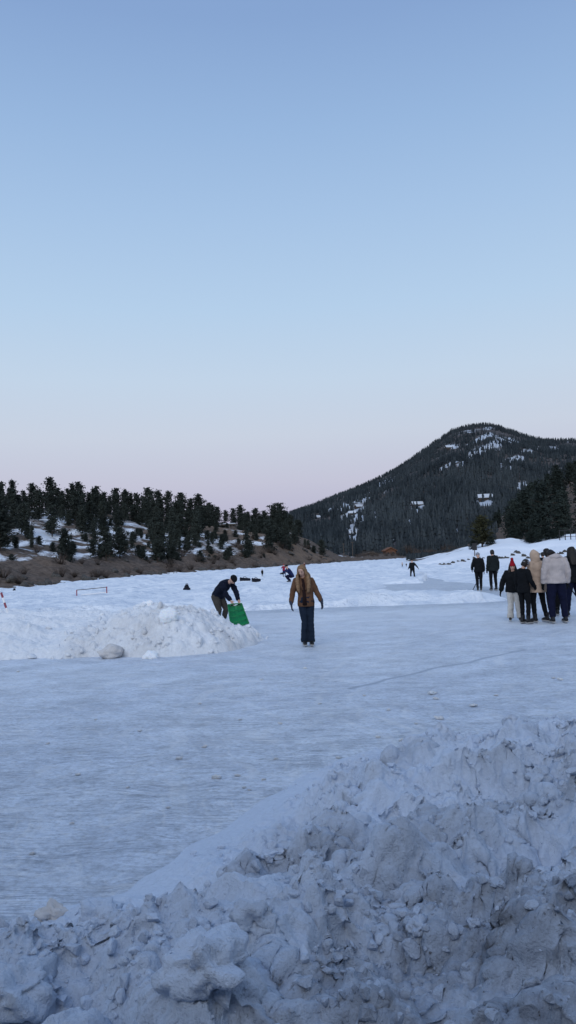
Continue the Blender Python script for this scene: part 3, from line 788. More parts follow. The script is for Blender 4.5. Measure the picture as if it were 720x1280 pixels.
def shrub_mesh(seed, leaf=False):
    rs_ = np.random.default_rng(seed); V = []; F = []; mb = MB()
    for k in range(34):
        az = rs_.random() * 6.283; sp = rs_.random() ** .6; h = .55 + .45 * rs_.random()
        p0 = np.array([math.cos(az), math.sin(az), 0]) * .08; p2_ = np.array([math.cos(az) * sp * .55, math.sin(az) * sp * .55, h * (1 - .35 * sp)])
        p1 = (p0 + p2_) / 2 + np.array([0, 0, .08])
        mb.loft([p0, p1, p2_], [.012, .008, .003], n=4)
        for q in range(4):
            b = p1 + (p2_ - p1) * rs_.random(); mb.loft([b, b + rs_.normal(size=3) * .12 + np.array([0, 0, .1])], [.006, .002], n=3)
    return mb.mesh('twigs')
shrubs = [shrub_mesh(k) for k in (1, 2, 3)]
for m_ in shrubs: m_.materials.append(M['twig'])
def bush(P, h, k, label, group, name='bare_bush', wide=1.0):
    o = link(name, shrubs[k], None); o.location = (P[0], P[1], P[2] - .05); o.scale = (h * wide, h * wide, h); o.rotation_euler = (0, 0, h * 9)
    return tag(o, label, 'bush', group)
for k in range(120):
    s = rs.uniform(25, S_END + 10); d = rs.uniform(1.2, 13)
    x, y, z = [float(q) for q in hill_z(np.array(s), np.array(d))]
    if y < 20: continue
    bush((x, y, z), rs.uniform(.6, 1.5), k % 3, 'low leafless brown bush on the earth bank of the left shore', 'bushes on the bank of the left shore', wide=1.4)
ever = []
for k in (1, 2, 6):
    c_ = PROTO[k][1].copy(); c_.materials.clear(); c_.materials.append(M['pine']); ever.append(c_)
for k in range(230):  # these are young pines, made of crown meshes alone
    s = rs.uniform(20, S_END + 14) if rs.random() < .6 else rs.uniform(S_END - 95, S_END + 14); d = rs.uniform(5, 40)
    x, y, z = [float(q) for q in hill_z(np.array(s), np.array(d))]
    if y < 20 or not -40 < pix((x, y, z))[0] < 430: continue
    h = rs.uniform(.8, 2.4)
    o = link('evergreen_sapling', ever[k % 3], None); o.location = (x, y, z - .25 * h); o.scale = (h * 1.5, h * 1.5, h); o.rotation_euler = (0, 0, k)
    tag(o, 'low dark evergreen shrub between the pines of the left hillside', 'shrub', 'saplings on the left hillside')
rocks = [lump('boulder', 1, 500 + k, M['rock'], .65, 3, .35) for k in range(3)]
nrock = 0
def rock(P, r, label, group):
    global nrock
    o = rocks[nrock] if nrock < 3 else rocks[nrock % 3].copy()
    if nrock >= 3: COL.objects.link(o)
    nrock += 1
    o.location = (P[0], P[1], P[2] + r * .2); o.scale = (r, r, r); o.rotation_euler = (0, 0, nrock * 2.1)
    return tag(o, label, 'rock', group)
for k in range(90):
    s = rs.uniform(25, S_END + 20); d = rs.choice([rs.uniform(.4, 1.6), rs.uniform(.4, 7)])
    x, y, z = [float(q) for q in hill_z(np.array(s), np.array(d))]
    if y < 20: continue
    rock((x, y, z), rs.uniform(.22, .6), 'dark boulder lying on the brown bank of the left shore', 'boulders along the left shore')

# small snow-roofed shelter on the left hillside
def shelter(P, width):
    r_ = empty('shelter', P); tag(r_, 'small shelter with a flat snow-covered roof among the pines on the left hillside', 'shelter')
    h = 2.6
    for sx_ in (-.12, .12):
        MB().box((sx_ * width, 0, h / 2), (.22, .22, h)).build('post', M['greywood'], r_)
    rf = MB().box((0, 0, h + .08), (width, 1.8, .16)).build('roof', M['greywood'], r_)
    mb = MB().loft([(-width / 2, 0, h + .27), (-width * .4, 0, h + .33), (0, 0, h + .34), (width * .4, 0, h + .33), (width / 2, 0, h + .27)], [(.75, .08), (.9, .17), (.92, .19), (.9, .17), (.75, .08)], side=(0, 1, 0), n=10)
    mb.build('snow_cover', M['roofsnow'], rf, True)
P = cabin_P; top = (pix(P)[1] - 656) * P[1] / FPX
shelter((P[0], P[1], P[2] + max(0, top - 2.9)), 17 * P[1] / FPX)

# ------------------------------------------------------------------ mountain with its forest
RH = [(470, 702), (540, 697), (575, 690), (600, 670), (640, 636), (680, 612), (720, 596), (780, 584), (960, 580)]
def rhill_z(u, t):
    v = np.interp(u, [p[0] for p in RH], [p[1] for p in RH]); hv = 697 - (u - 360) * math.tan(ROLL)
    zc = 1.75 + (hv - v) / FPX * 290
    f = np.clip((t - 125) / 165, 0, 1); x = (u - 360) / FPX * t
    lo_ = smooth(500, 590, u); z = -.5 + (.5 + 2.2 * smooth(123, 132, t)) * lo_ + (zc - 1.7 * lo_) * f ** 1.25 + 1.5 * fbm(x * .05, t * .05, None, 3, 191) * np.sin(math.pi * f)
    return x, t, z - np.clip(t - 290, 0, None) * .3
RIDGE = [(240, 668), (300, 655), (340, 648), (362, 643), (380, 637), (400, 630), (430, 618), (460, 606), (480, 597), (500, 586), (520, 573), (540, 559), (556, 548), (570, 539), (590, 533), (612, 531), (630, 534), (650, 541), (670, 548), (690, 551), (720, 551), (770, 553), (840, 560), (960, 580)]
RU = [p[0] for p in RIDGE]; RV = [p[1] for p in RIDGE]
T0, T1 = 330.0, 1250.0
def mount_z(u, t):
    v = np.interp(u, RU, RV)
    hv = 697 - (u - 360) * math.tan(ROLL)
    zr = 1.75 + (hv - v) / FPX * T1
    f = np.clip((t - T0) / (T1 - T0), 0, 1)
    x = (u - 360) / FPX * t
    z = 1.0 + zr * (f ** 1.12) * (1 - .0 * f)
    sp = fbm(x * .006, t * .0045, None, 4, 141)
    z = z + sp * 24 * np.sin(math.pi * f) ** .8 * (1 - f) ** .5 * np.clip(zr / 150, .3, 1) + 5 * fbm(x * .03, t * .03, None, 3, 145) * np.sin(math.pi * np.clip(f, 0, 1))
    z = z - np.clip(t - T1, 0, None) * .35
    return x, t, z
uu = np.linspace(230, 960, 300); tt = np.concatenate([np.linspace(T0, T1, 170), np.linspace(T1 + 15, T1 + 250, 12)])
U, T = np.meshgrid(uu, tt); X, Y, Z = mount_z(U, T)
mnt = link('mountain', mesh_np('mountain', np.stack([X, Y, Z], -1).reshape(-1, 3), grid_faces(*X.shape)), M['mount'])
PATCH = [(565, 558, 9, 4, 1), (600, 549, 14, 4, -.45), (613, 535, 7, 2.5, 0), (597, 566, 16, 9, -.5), (560, 582, 22, 3, -.5), (480, 606, 16, 6, -.5), (432, 628, 12, 3.5, -.2), (447, 640, 12, 8, 0),
         (511, 654, 5, 10, .2), (500, 660, 10, 5, 0), (522, 634, 3, 9, 0), (522, 629, 7, 5, 0), (608, 622, 10, 4, 0), (440, 660, 12, 7, 0), (425, 650, 10, 6, 0), (415, 632, 10, 3, -.2), (640, 575, 16, 5, -.2), (660, 565, 10, 4, 0), (690, 560, 10, 3, 0),
         (618, 556, 14, 10, -.3), (470, 645, 8, 6, 0), (560, 680, 12, 2.5, 0), (535, 682, 8, 2, 0), (572, 660, 5, 3, 0), (585, 575, 15, 7, -.5), (632, 585, 10, 5, 0), (655, 608, 9, 6, 0), (455, 618, 9, 4, -.5), (640, 551, 10, 4, .3)]
def patchy(u, v):
    m_ = np.zeros(np.shape(u))
    for (a, b, ra, rb, sl_) in PATCH:
        if b > 612: b = b + 5; rb = rb * 1.5; ra = ra * 1.15
        if b < 600: rb = rb * .8
        du, dv = u - a, v - b
        dv2 = dv - sl_ * du if abs(sl_) < 1 else dv
        m_ = np.maximum(m_, np.exp(-((du / ra) ** 2 + (dv2 / rb) ** 2)))
    return m_
PU, PV = pix(np.stack([X, Y, Z], -1).reshape(-1, 3)); PU = PU.reshape(X.shape); PV = PV.reshape(X.shape)
vis_patch = patchy(PU, PV)
set_attr(mnt.data, 'snow', .10 + .6 * vis_patch + .22 * perlin(X * .012, Y * .008, None, 151))
tag(mnt, kind='structure')
RN = np.random.default_rng(21)
n_try = 46000
tu = RN.uniform(330, 800, n_try); tt_ = T0 + (T1 + 8 - T0) * RN.random(n_try) ** .62
x, y, z = mount_z(tu, tt_)
pu, pv = pix(np.stack([x, y, z], -1))
pm = patchy(pu, pv)
dn = fbm(x * .012, y * .010, None, 3, 152) + .55 * perlin(x * .05, y * .008, None, 153)
upslope = smooth(400, 1250, tt_)
keep = RN.random(n_try) < np.clip((1.0 - .95 * upslope * smooth(.0, .35, -dn)) * (1 - .88 * pm), .0, 1) * (.60 + .40 * smooth(900, 500, tt_))
edge_t = tt_ > T1 - 25
keep |= edge_t & (RN.random(n_try) < .8)
HOUSES = ((522, 633, 16, 4.5, .25, 'house with a snowy gabled roof above a clearing on the mountain'),
          (608, 625, 22, 5, -.2, 'wide house with a pitched snowy roof in the dark trees at right'),
          (449, 635, 13, 3, .7, 'snow-roofed house low on the left mountain flank, upper of two'),
          (441, 643, 12, 3, -.6, 'snow-roofed house low on the left mountain flank, lower of two'),
          (566, 561, 13, 3, .2, 'lone small house with a snowy roof high up on the mountain'),
          (440, 668, 11, 3, .3, 'small snow-roofed house low in the forest left of the white clearing'),
          (395, 648, 11, 2.5, .5, 'small snow-roofed house at the far left foot of the mountain'),
          (572, 684, 10, 3, -.4, 'low snow-roofed house behind the bare bushes left of the olive pine'),
          (537, 684, 12, 3, .9, 'low snow-roofed house at the forest foot behind the far shore'))
def on_mount(u, v):
    t = np.linspace(T0, T1, 1200); x_, y_, z_ = mount_z(np.full(1200, float(u)), t)
    vv = pix(np.stack([x_, y_, z_], -1))[1]
    i = int(np.argmax(vv <= v)) if np.any(vv <= v) else 1199
    return np.array([x_[i], y_[i], z_[i]])
HGT = RN.uniform(4.0, 9.5, n_try) * (1.10 - .38 * upslope)
for h_ in HOUSES:
    Ph = on_mount(h_[0], h_[1])
    keep &= ~((np.abs(pu - h_[0]) < h_[2] / 2 + 1) & (tt_ < Ph[1] + 6) & (pv - HGT * FPX / tt_ < h_[1] - 1.0) & (pv > h_[1] - 3) & (RN.random(n_try) < .85))
x, y, z = x[keep], y[keep], z[keep]; n = len(x)
hgt = HGT[keep]
eu = RN.uniform(436, 640, 900); et = RN.uniform(292, 345, 900); ex_ = (eu - 360) / FPX * et
ez = 1.6 * smooth(275, 330, et); eh = RN.uniform(3.0, 8.0, 900) * smooth(288, 325, et); eh[(eu > 450) & (eu < 497) & (et < 338)] *= .12
ru, rt = RN.uniform(505, 620, 420), RN.uniform(150, 300, 420); rx_, ry_, rz_ = rhill_z(ru, rt)
rh_ = np.minimum(RN.uniform(3.5, 7.5, 420), (pix(np.stack([rx_, ry_, rz_], -1))[1] - np.interp(ru, [500, 540, 570, 590, 600, 620], [692, 689, 684, 672, 664, 650])) * rt / FPX)
ok = rh_ > 1.5; rx_, ry_, rz_, rh_ = rx_[ok], ry_[ok], rz_[ok], rh_[ok]
x = np.concatenate([x, ex_, rx_]); y = np.concatenate([y, et, ry_]); z = np.concatenate([z, ez, rz_]); hgt = np.concatenate([hgt, eh, rh_]); n = len(x)
wdt = hgt * RN.uniform(.15, .24, n)
tiers, sides = 4, 6
VV = np.zeros((n, tiers * (sides + 1), 3)); FF = []
for k in range(tiers):
    b0 = .05 + .22 * k; tip = min(1.0, b0 + .42); rr = (1 - b0) ** .9
    ang0 = RN.random(n) * 6.28
    for q in range(sides):
        a = ang0 + q * 2 * math.pi / sides; r_ = wdt * rr * RN.uniform(.55, 1.25, n)
        i = k * (sides + 1) + q
        VV[:, i, 0] = x + np.cos(a) * r_; VV[:, i, 1] = y + np.sin(a) * r_; VV[:, i, 2] = z + hgt * (b0 + RN.uniform(-.05, .04, n))
        FF.append((i, k * (sides + 1) + (q + 1) % sides, k * (sides + 1) + sides))
    i = k * (sides + 1) + sides
    VV[:, i, 0] = x; VV[:, i, 1] = y; VV[:, i, 2] = z + hgt * tip
FF = np.array(FF)[None] + (np.arange(n) * tiers * (sides + 1))[:, None, None]
fo = link('forest', mesh_np('forest', VV.reshape(-1, 3), FF.reshape(-1, 3)), M['farpine'], None, False)
set_attr(fo.data, 'tint', np.repeat(np.clip(.5 + .6 * fbm(x * .02, y * .01, None, 3, 161) + .25 * RN.normal(size=n), 0, 1), tiers * (sides + 1)))
tag(fo, 'dense dark conifer forest covering the mountain', 'forest', kind='stuff')

# houses on the mountain
def house(P, w_, d_, h_, rz, label, wall=None, pitch=.45, name='house', roof=None):
    r_ = empty(name, P, rz); tag(r_, label, 'house')
    mb = MB(); mb.box((0, 0, h_ / 2 - .8), (w_, d_, h_ + 1.6))
    mb.add([(-w_ / 2, -d_ / 2, h_), (w_ / 2, -d_ / 2, h_), (0, -d_ / 2, h_ + pitch * w_ * .5), (-w_ / 2, d_ / 2, h_), (w_ / 2, d_ / 2, h_), (0, d_ / 2, h_ + pitch * w_ * .5)],
           [(0, 1, 2), (5, 4, 3), (0, 2, 5, 3), (1, 4, 5, 2)])
    mb.build('wall', wall or M['wall'], r_)
    e = .6; hh = pitch * w_ * .5; t = .35
    rb = MB()
    for sgn in (-1, 1):
        xo = sgn * (w_ / 2 + e); zo = h_ - pitch * e
        V = [(0, -d_ / 2 - e, h_ + hh + .03), (xo, -d_ / 2 - e, zo + .03), (xo, d_ / 2 + e, zo + .03), (0, d_ / 2 + e, h_ + hh + .03)]
        V += [(a, b, c + t) for a, b, c in V]
        rb.add(V, [(0, 1, 2, 3), (7, 6, 5, 4), (0, 4, 5, 1), (1, 5, 6, 2), (2, 6, 7, 3), (3, 7, 4, 0)])
    rf = rb.build('roof', roof or M['roofsnow'], r_)
    MB().box((w_ * .22, d_ * .2, h_ + hh * .9), (.7, .7, 1.6)).build('chimney', M['rock'], rf)
    for k in range(2):
        wf = MB().box(((k - .5) * w_ * .5, -d_ / 2 - .03, h_ * .5), (w_ * .22, .06, h_ * .42)).build('window', M['greywood'], r_)
        MB().box(((k - .5) * w_ * .5, -d_ / 2 - .075, h_ * .5), (w_ * .17, .02, h_ * .33)).build('pane', M['pane'], wf)
    return r_
for (u, v, wpx, hpx, rz, lab) in HOUSES:
    P = on_mount(u, v); k_ = P[1] / FPX
    house(P, wpx * k_ * .46, wpx * k_ * .78, hpx * k_ * .6, math.pi / 2 + rz * .7, lab, pitch=.75)

# far shore buildings
P = at(487, 697, 330.0); house((P[0], P[1], .8), 4.4, 4, 2.4, .15, 'small orange-brown wooden cabin on the far shore', M['wood'], .5, 'cabin', M['wood'])
P = at(463, 699, 320.0); house((P[0], P[1], .5), 6.5, 3.5, 1.2, .1, 'long low brown shed on the far shore left of the cabin', M['wall'], .25, 'shed', M['greywood'])
# far shore strip
uu = np.linspace(415, 660, 120); tt = np.linspace(270, 345, 16); U, T = np.meshgrid(uu, tt)
X = (U - 360) / FPX * T; Z = -.4 + 2.3 * smooth(275, 330, T + 12 * perlin(U * .03, T * .02, None, 171)) + .5 * fbm(X * .2, T * .2, None, 3, 172)
fs = link('far_shore', mesh_np('far_shore', np.stack([X, T, Z], -1).reshape(-1, 3), grid_faces(*X.shape)), M['hill']); set_attr(fs.data, 'snow', np.full(X.size, -.1)); tag(fs, kind='structure')
for k in range(44):
    u = 440 + k * 3.8 + rs.uniform(-2, 2); T_ = rs.uniform(285, 330); P = at(u, 690, T_)
    bush((P[0], P[1], .6), rs.uniform(1.6, 3.6) * (1.6 if 505 < u < 600 and k % 2 else 1), k % 3, 'tall leafless brown bush on the far shore', 'bushes along the far shore', wide=1.1)
for u, v0, v1, T_, lab in ((430, 697, 679, 215, 'left one of two thin poles on the far shore'), (441, 696, 677, 230, 'right one of two thin poles on the far shore')):
    a = at(u, v0, T_); h = (v0 - v1) * T_ / FPX
    mb = MB().loft([(0, 0, -1.5), (0, 0, h)], [.13, .08], n=8); mb.box((0, 0, h - .25), (.9, .1, .1))
    o = mb.build('utility_pole', M['greywood']); o.location = a; tag(o, lab, 'pole')
for u, v, T_, lab in ((433.5, 699.5, 205, 'lit lamp on the far shore below the thin poles'), (401, 701, 168, 'lit lamp at the foot of the brown rock outcrop')):
    a = at(u, v, T_); r_ = empty('street_lamp', (a[0], a[1], a[2] - 1.0)); tag(r_, lab, 'lamp')
    MB().loft([(0, 0, -.8), (0, 0, .82)], [.06, .045], n=8).build('post', M['metal'], r_)
    MB().ball((0, 0, 1.0), .24).build('globe', M['lamp'], r_, True)
    MB().loft([(0, 0, .8), (0, 0, .86)], [.16, .12], n=10).build('collar', M['metal'], r_)

# ------------------------------------------------------------------ right shore: snow slope, rocks, dark wood
CR_ = [(470, 712), (520, 706), (545, 698), (575, 689), (600, 682), (622, 676), (640, 675), (660, 678), (690, 672), (720, 668), (800, 664), (960, 660)]
def rshore_z(u, t):
    v = np.interp(u, [p[0] for p in CR_], [p[1] for p in CR_]); hv = 697 - (u - 360) * math.tan(ROLL)
    zc = 1.75 + (hv - v) / FPX * 115
    f = np.clip((t - 72) / 43, 0, 1)
    x = (u - 360) / FPX * t
    z = -.1 + (zc + .1) * f ** 1.35
    z = z + (.30 * fbm(x * .16, t * .16, None, 4, 181)) * smooth(.1, .5, f) + .35 * smooth(100, 102, t + 2 * perlin(x * .2, t * .1, None, 183)) * smooth(112, 104, t)
    return x, t, z + np.clip(t - 115, 0, None) * .02
uu = np.linspace(470, 960, 260); tt = np.concatenate([np.linspace(70, 117, 70), np.linspace(118, 140, 14)]); U, T = np.meshgrid(uu, tt)
X, Y, Z = rshore_z(U, T)
rsn = link('right_shore', mesh_np('right_shore', np.stack([X, Y, Z], -1).reshape(-1, 3), grid_faces(*X.shape)), M['shore'])
set_attr(rsn.data, 'snow', .75 - .55 * smooth(114, 122, T) - .35 * smooth(.1, .5, perlin(X * .25, Y * .2, None, 184)) * smooth(104, 112, T)); tag(rsn, kind='structure')
for k in range(34):
    u = 548 + k * 5.2 + rs.uniform(-2, 2); t = 92 + 6 * float(perlin(np.array(k * .3), np.array(1.0)))
    x, y, z = [float(q) for q in rshore_z(np.array(u), np.array(t))]
    rock((x, y, z), rs.uniform(.15, .34), 'dark boulder in the row along the foot of the right snow slope', 'boulders along the right shore')
uu = np.linspace(480, 960, 160); tt = np.linspace(124, 330, 70); U, T = np.meshgrid(uu, tt); X, Y, Z = rhill_z(U, T)
rh = link('right_hillside', mesh_np('right_hillside', np.stack([X, Y, Z], -1).reshape(-1, 3), grid_faces(*X.shape)), M['hill'])
set_attr(rh.data, 'snow', np.full(X.size, -.02)); tag(rh, kind='structure')
placed = []; cnt = 0
while cnt < 76:
    u = rs.uniform(556, 790); t = 126 + 164 * rs.random() ** .9
    x, y, z = [float(q) for q in rhill_z(np.array(u), np.array(t))]
    if any((x - a) ** 2 + (y - b) ** 2 < 9 for a, b in placed): continue
    if u < 600 and t < 200: continue
    vs = np.interp(u, [556, 590, 600, 612, 640, 660, 680, 700, 720, 800], [690, 672, 660, 645, 624, 606, 593, 581, 572, 556]) + rs.uniform(-1, 16)
    hh = min(rs.uniform(5.5, 10.5), (pix((x, y, z))[1] - vs) * t / FPX)
    if hh < 2.5: continue
    placed.append((x, y)); cnt += 1
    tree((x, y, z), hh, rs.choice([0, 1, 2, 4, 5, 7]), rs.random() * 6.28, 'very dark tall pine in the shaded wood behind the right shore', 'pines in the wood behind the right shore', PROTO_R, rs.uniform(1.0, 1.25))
# olive pine standing alone in front of the wood
t_, c_ = PROTO[1]; c3 = c_.copy(); c3.materials.clear(); c3.materials.append(M['olive'])
x, y, z = [float(q) for q in rshore_z(np.array(601.0), np.array(113.0))]
tree((x, y, z), 4.6, 0, .4, 'bushy olive-green pine in front of the dark wood on the right', None, [(t_, c3)], 1.5)
for k, (u, t, h) in enumerate(((664, 112, 1.6), (672, 110, 1.3), (680, 112, 1.8), (688, 113, 1.4), (660, 114, 1.5), (612, 112, 1.2), (590, 112, 1.3), (697, 114, 1.5))):
    x, y, z = [float(q) for q in rshore_z(np.array(float(u)), np.array(float(t)))]
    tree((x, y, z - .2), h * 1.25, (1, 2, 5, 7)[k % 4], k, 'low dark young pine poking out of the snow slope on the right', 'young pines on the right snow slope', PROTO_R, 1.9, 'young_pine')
# railing
x, y, z = [float(q) for q in rshore_z(np.array(709.0), np.array(106.0))]
rl = empty('railing', (x, y, z)); tag(rl, 'dark railing with upright bars on the right snow slope behind the group', 'railing')
for k in range(5):
    MB().box((-1.2 + k * .75, 0, .55), (.10, .10, 1.5)).build('post', M['metal'], rl)
MB().box((.3, 0, 1.32), (3.2, .09, .08)).build('top_rail', M['metal'], rl); MB().box((.3, 0, .45), (3.2, .06, .06)).build('lower_rail', M['metal'], rl)
x, y, z = [float(q) for q in rshore_z(np.array(591.0), np.array(100.0))]
sg = empty('sign_board', (x, y, z)); tag(sg, 'small dark board on a post on the right snow slope left of the pair', 'sign')
MB().box((0, 0, .5), (.1, .1, 1.4)).build('post', M['greywood'], sg); MB().box((0, -.08, 1.2), (.62, .06, .9)).build('board', M['metal'], sg)

# ------------------------------------------------------------------ people
V3 = lambda *a: np.array(a, float)
def hand_shapes(mb, wrist, d, palm_n, side, s=1.0, curl=.5):
    """palm, four unequal bent fingers and a thumb from the side of the palm; d: pointing direction, palm_n: palm normal"""
    d = d / np.linalg.norm(d); palm_n = palm_n - d * (palm_n @ d); palm_n /= np.linalg.norm(palm_n); w_ = np.cross(d, palm_n) * side
    L = .095 * s
    mb.loft([wrist - d * .02, wrist + d * .02, wrist + d * L * .6, wrist + d * L], [(.026 * s, .020 * s), (.034 * s, .019 * s), (.043 * s, .017 * s), (.040 * s, .014 * s)], side=w_, n=10)
    for k, (o, l) in enumerate(((-.030, .068), (-.010, .078), (.010, .073), (.029, .058))):
        b = wrist + d * (L - .012) + w_ * o * s; dr = d + w_ * o * 1.5; dr /= np.linalg.norm(dr)
        p1 = b + dr * l * .45 * s; a2 = dr * math.cos(curl) + palm_n * math.sin(curl); p2_ = p1 + a2 * l * .35 * s
        a3 = dr * math.cos(1.8 * curl) + palm_n * math.sin(1.8 * curl); p3 = p2_ + a3 * l * .32 * s
        mb.loft([b, p1, p2_, p3], [.0105 * s, .0100 * s, .0092 * s, .006 * s], side=w_, n=8)
    tb = wrist + d * .03 * s - w_ * .028 * s; t1 = tb + (d * .6 - w_ * .8 + palm_n * .2) * .042 * s; t2 = t1 + (d * .95 - w_ * .2 + palm_n * .35) * .034 * s
    mb.loft([tb, t1, t2], [.015 * s, .0125 * s, .008 * s], side=palm_n, n=8)

STAND = dict(pelvis=(0, 0, .96), waist=(0, 0, 1.10), chest=(0, -.01, 1.30), neck=(0, .01, 1.46), head=(0, -.015, 1.605),
             shL=(.152, .01, 1.42), shR=(-.152, .01, 1.42), elL=(.212, .03, 1.15), elR=(-.212, .03, 1.15), wrL=(.232, -.04, .91), wrR=(-.232, -.04, .91),
             hipL=(.09, 0, .93), hipR=(-.09, 0, .93), knL=(.10, -.03, .53), knR=(-.10, -.03, .53), anL=(.105, .01, .13), anR=(-.105, .01, .13))
def person(loc, rz, label, pose=None, s=1.0, jacket=None, trousers=None, hem=.86, bulk=1.0, legr=1.0, flare=0.0, hat=None, hair=None, gloves=None, hood=None,
           face=(0, -1, 0), boots='boot', near=True, skates=True, toe=None, scarf=None, pack=None, hands=None, strands=None):
    J = {k: V3(*v) for k, v in STAND.items()}
    for k, v in (pose or {}).items(): J[k] = V3(*v)
    J = {k: v * s for k, v in J.items()}
    root = empty('person', loc, rz); tag(root, label, 'person')
    vx = .013 if near else .024
    q = s
    side = J['shL'] - J['shR']; side /= np.linalg.norm(side)
    hipside = J['hipL'] - J['hipR']; hipside /= np.linalg.norm(hipside)
    up = J['neck'] - J['chest']; up /= np.linalg.norm(up)
    fwd = np.cross(side, up); fwd /= np.linalg.norm(fwd)
    if fwd[1] > 0 and abs(rz) < 9: fwd = -fwd if fwd @ V3(0, -1, 0) < -.2 else fwd
    hd = J['head']; fc = V3(*face); fc /= np.linalg.norm(fc)
    hup = hd - J['neck']; hup /= np.linalg.norm(hup); fc = fc - hup * (fc @ hup) * .8; fc /= np.linalg.norm(fc); hs = np.cross(hup, fc); hs /= np.linalg.norm(hs)
    # --- body: one continuous figure
    b = MB()
    b.loft([J['pelvis'] - (J['waist'] - J['pelvis']) * .5, J['pelvis'], J['waist'], J['chest'], (J['shL'] + J['shR']) / 2, J['neck']], [(.12 * q, .10 * q), (.155 * q, .11 * q), (.135 * q, .10 * q), (.16 * q, .11 * q), (.14 * q, .08 * q), (.06 * q, .06 * q)], side, 14)
    b.loft([J['neck'] - up * .05 * q, J['neck'], hd - hup * .05 * q], [.062 * q, .055 * q, .052 * q], side, 10)
    n_ = 14
    b.loft([hd - hup * .118 * q + fc * .022 * q, hd - hup * .095 * q + fc * .022 * q, hd - hup * .05 * q + fc * .012 * q, hd, hd + hup * .055 * q - fc * .005 * q, hd + hup * .095 * q - fc * .008 * q, hd + hup * .115 * q],
           [(.025 * q, .022 * q), (.045 * q, .045 * q), (.064 * q, .078 * q), (.074 * q, .094 * q), (.073 * q, .094 * q), (.053 * q, .07 * q), (.015 * q, .02 * q)], hs, n_)
    b.loft([hd + fc * .085 * q + hup * .012 * q, hd + fc * .108 * q - hup * .026 * q, hd + fc * .088 * q - hup * .036 * q], [.009 * q, .014 * q, .012 * q], hs, 8)      # nose
    b.loft([hd + fc * .078 * q - hup * .062 * q - hs * .02 * q, hd + fc * .090 * q - hup * .062 * q, hd + fc * .078 * q - hup * .062 * q + hs * .02 * q], [.006 * q, .010 * q, .006 * q], hup, 8)
    for sg in (-1, 1): b.ball(hd + hs * sg * .075 * q - fc * .005 * q - hup * .01 * q, (.014 * q, .02 * q, .03 * q), 8, 6)
    for L_ in 'LR':
        b.loft([J['sh' + L_] - side * (.03 if L_ == 'L' else -.03) * q, J['sh' + L_], J['el' + L_], J['wr' + L_]], [.05 * q, .052 * q, .040 * q, .026 * q], fwd, 10)
        b.loft([J['hip' + L_] + (J['hip' + L_] - J['kn' + L_]) * .1, J['hip' + L_], J['kn' + L_], J['an' + L_]], [.08 * q, .085 * q, .055 * q, .036 * q], hipside, 10)
        ft = V3(*(toe or (0, -1, 0))); ft /= np.linalg.norm(ft)
        b.loft([J['an' + L_] - ft * .05 * q - V3(0, 0, .03 * q), J['an' + L_] + ft * .05 * q - V3(0, 0, .035 * q), J['an' + L_] + ft * .16 * q - V3(0, 0, .045 * q)], [.018 * q, .022 * q, .015 * q], hipside, 8)
        if gloves is None:
            dv = J['wr' + L_] - J['el' + L_]
            hand_shapes(b, J['wr' + L_], dv, -fwd * .3 - side * (1 if L_ == 'L' else -1), 1 if L_ == 'L' else -1, q, .45)
    body = link('body', remeshed(b, 'body', .009 if near else .02, 2), M['skin'], root)
    if near:
        for sg in (-1, 1):
            e = MB().ball(hd + fc * .086 * q + hs * sg * .031 * q + hup * .012 * q, (.012 * q, .012 * q, .007 * q), 8, 6).build('eye', M['eye'], body, True)
    # --- trousers
    t = MB()
    pel = J['pelvis']; wdir = J['waist'] - pel
    t.loft([pel + wdir * .75, pel, (J['hipL'] + J['hipR']) / 2 - wdir * .25], [(.165 * q * bulk ** .5, .125 * q), (.185 * q * legr ** .4, .14 * q), (.165 * q * legr ** .4, .12 * q)], hipside, 14)
    for L_ in 'LR':
        hp, kn, an = J['hip' + L_], J['kn' + L_], J['an' + L_]
        end = an + (kn - an) * (-.08 if flare else .06)
        t.loft([hp + (hp - kn) * .08, hp, (hp + kn) / 2, kn, (kn + an) / 2, end], [.098 * q * legr, .102 * q * legr, .088 * q * legr, .068 * q * legr, (.064 + flare * .5) * q * legr, (.056 + flare) * q * legr], hipside, 12)
    link('trousers', remeshed(t, 'trousers', vx, 3, .016 * q if near else .0, 9 / s, 3), M[trousers], root)
    # --- jacket
    j = MB(); k_ = bulk
    hm = pel + (J['waist'] - pel) / np.linalg.norm(J['waist'] - pel) * (hem - .96) * s
    mid = (J['shL'] + J['shR']) / 2
    j.loft([hm, pel * .5 + hm * .5, J['waist'], J['chest'], mid - up * .03 * q, mid + up * .035 * q, J['neck'] + up * .01 * q],
           [(.200 * q * k_, .150 * q * k_), (.205 * q * k_, .155 * q * k_), (.185 * q * k_, .140 * q * k_), (.200 * q * k_, .150 * q * k_), (.185 * q * k_, .118 * q * k_), (.125 * q, .09 * q), (.082 * q, .080 * q)], side, 16)
    for L_ in 'LR':
        sg = 1 if L_ == 'L' else -1
        sh, el, wr = J['sh' + L_], J['el' + L_], J['wr' + L_]
        j.loft([sh - side * sg * .06 * q, sh, sh * .5 + el * .5, el, el * .4 + wr * .6, wr + (el - wr) * .02], [.075 * q * k_, .082 * q * k_, .074 * q * k_, .066 * q * k_, .058 * q * k_, .050 * q * k_], fwd, 12)
    jk = link('jacket', remeshed(j, 'jacket', vx, 3, (.015 if jacket in ('pale', 'beige', 'suede') else .026) * q if near else .0, 6.5 / s, 8), M[jacket], root)
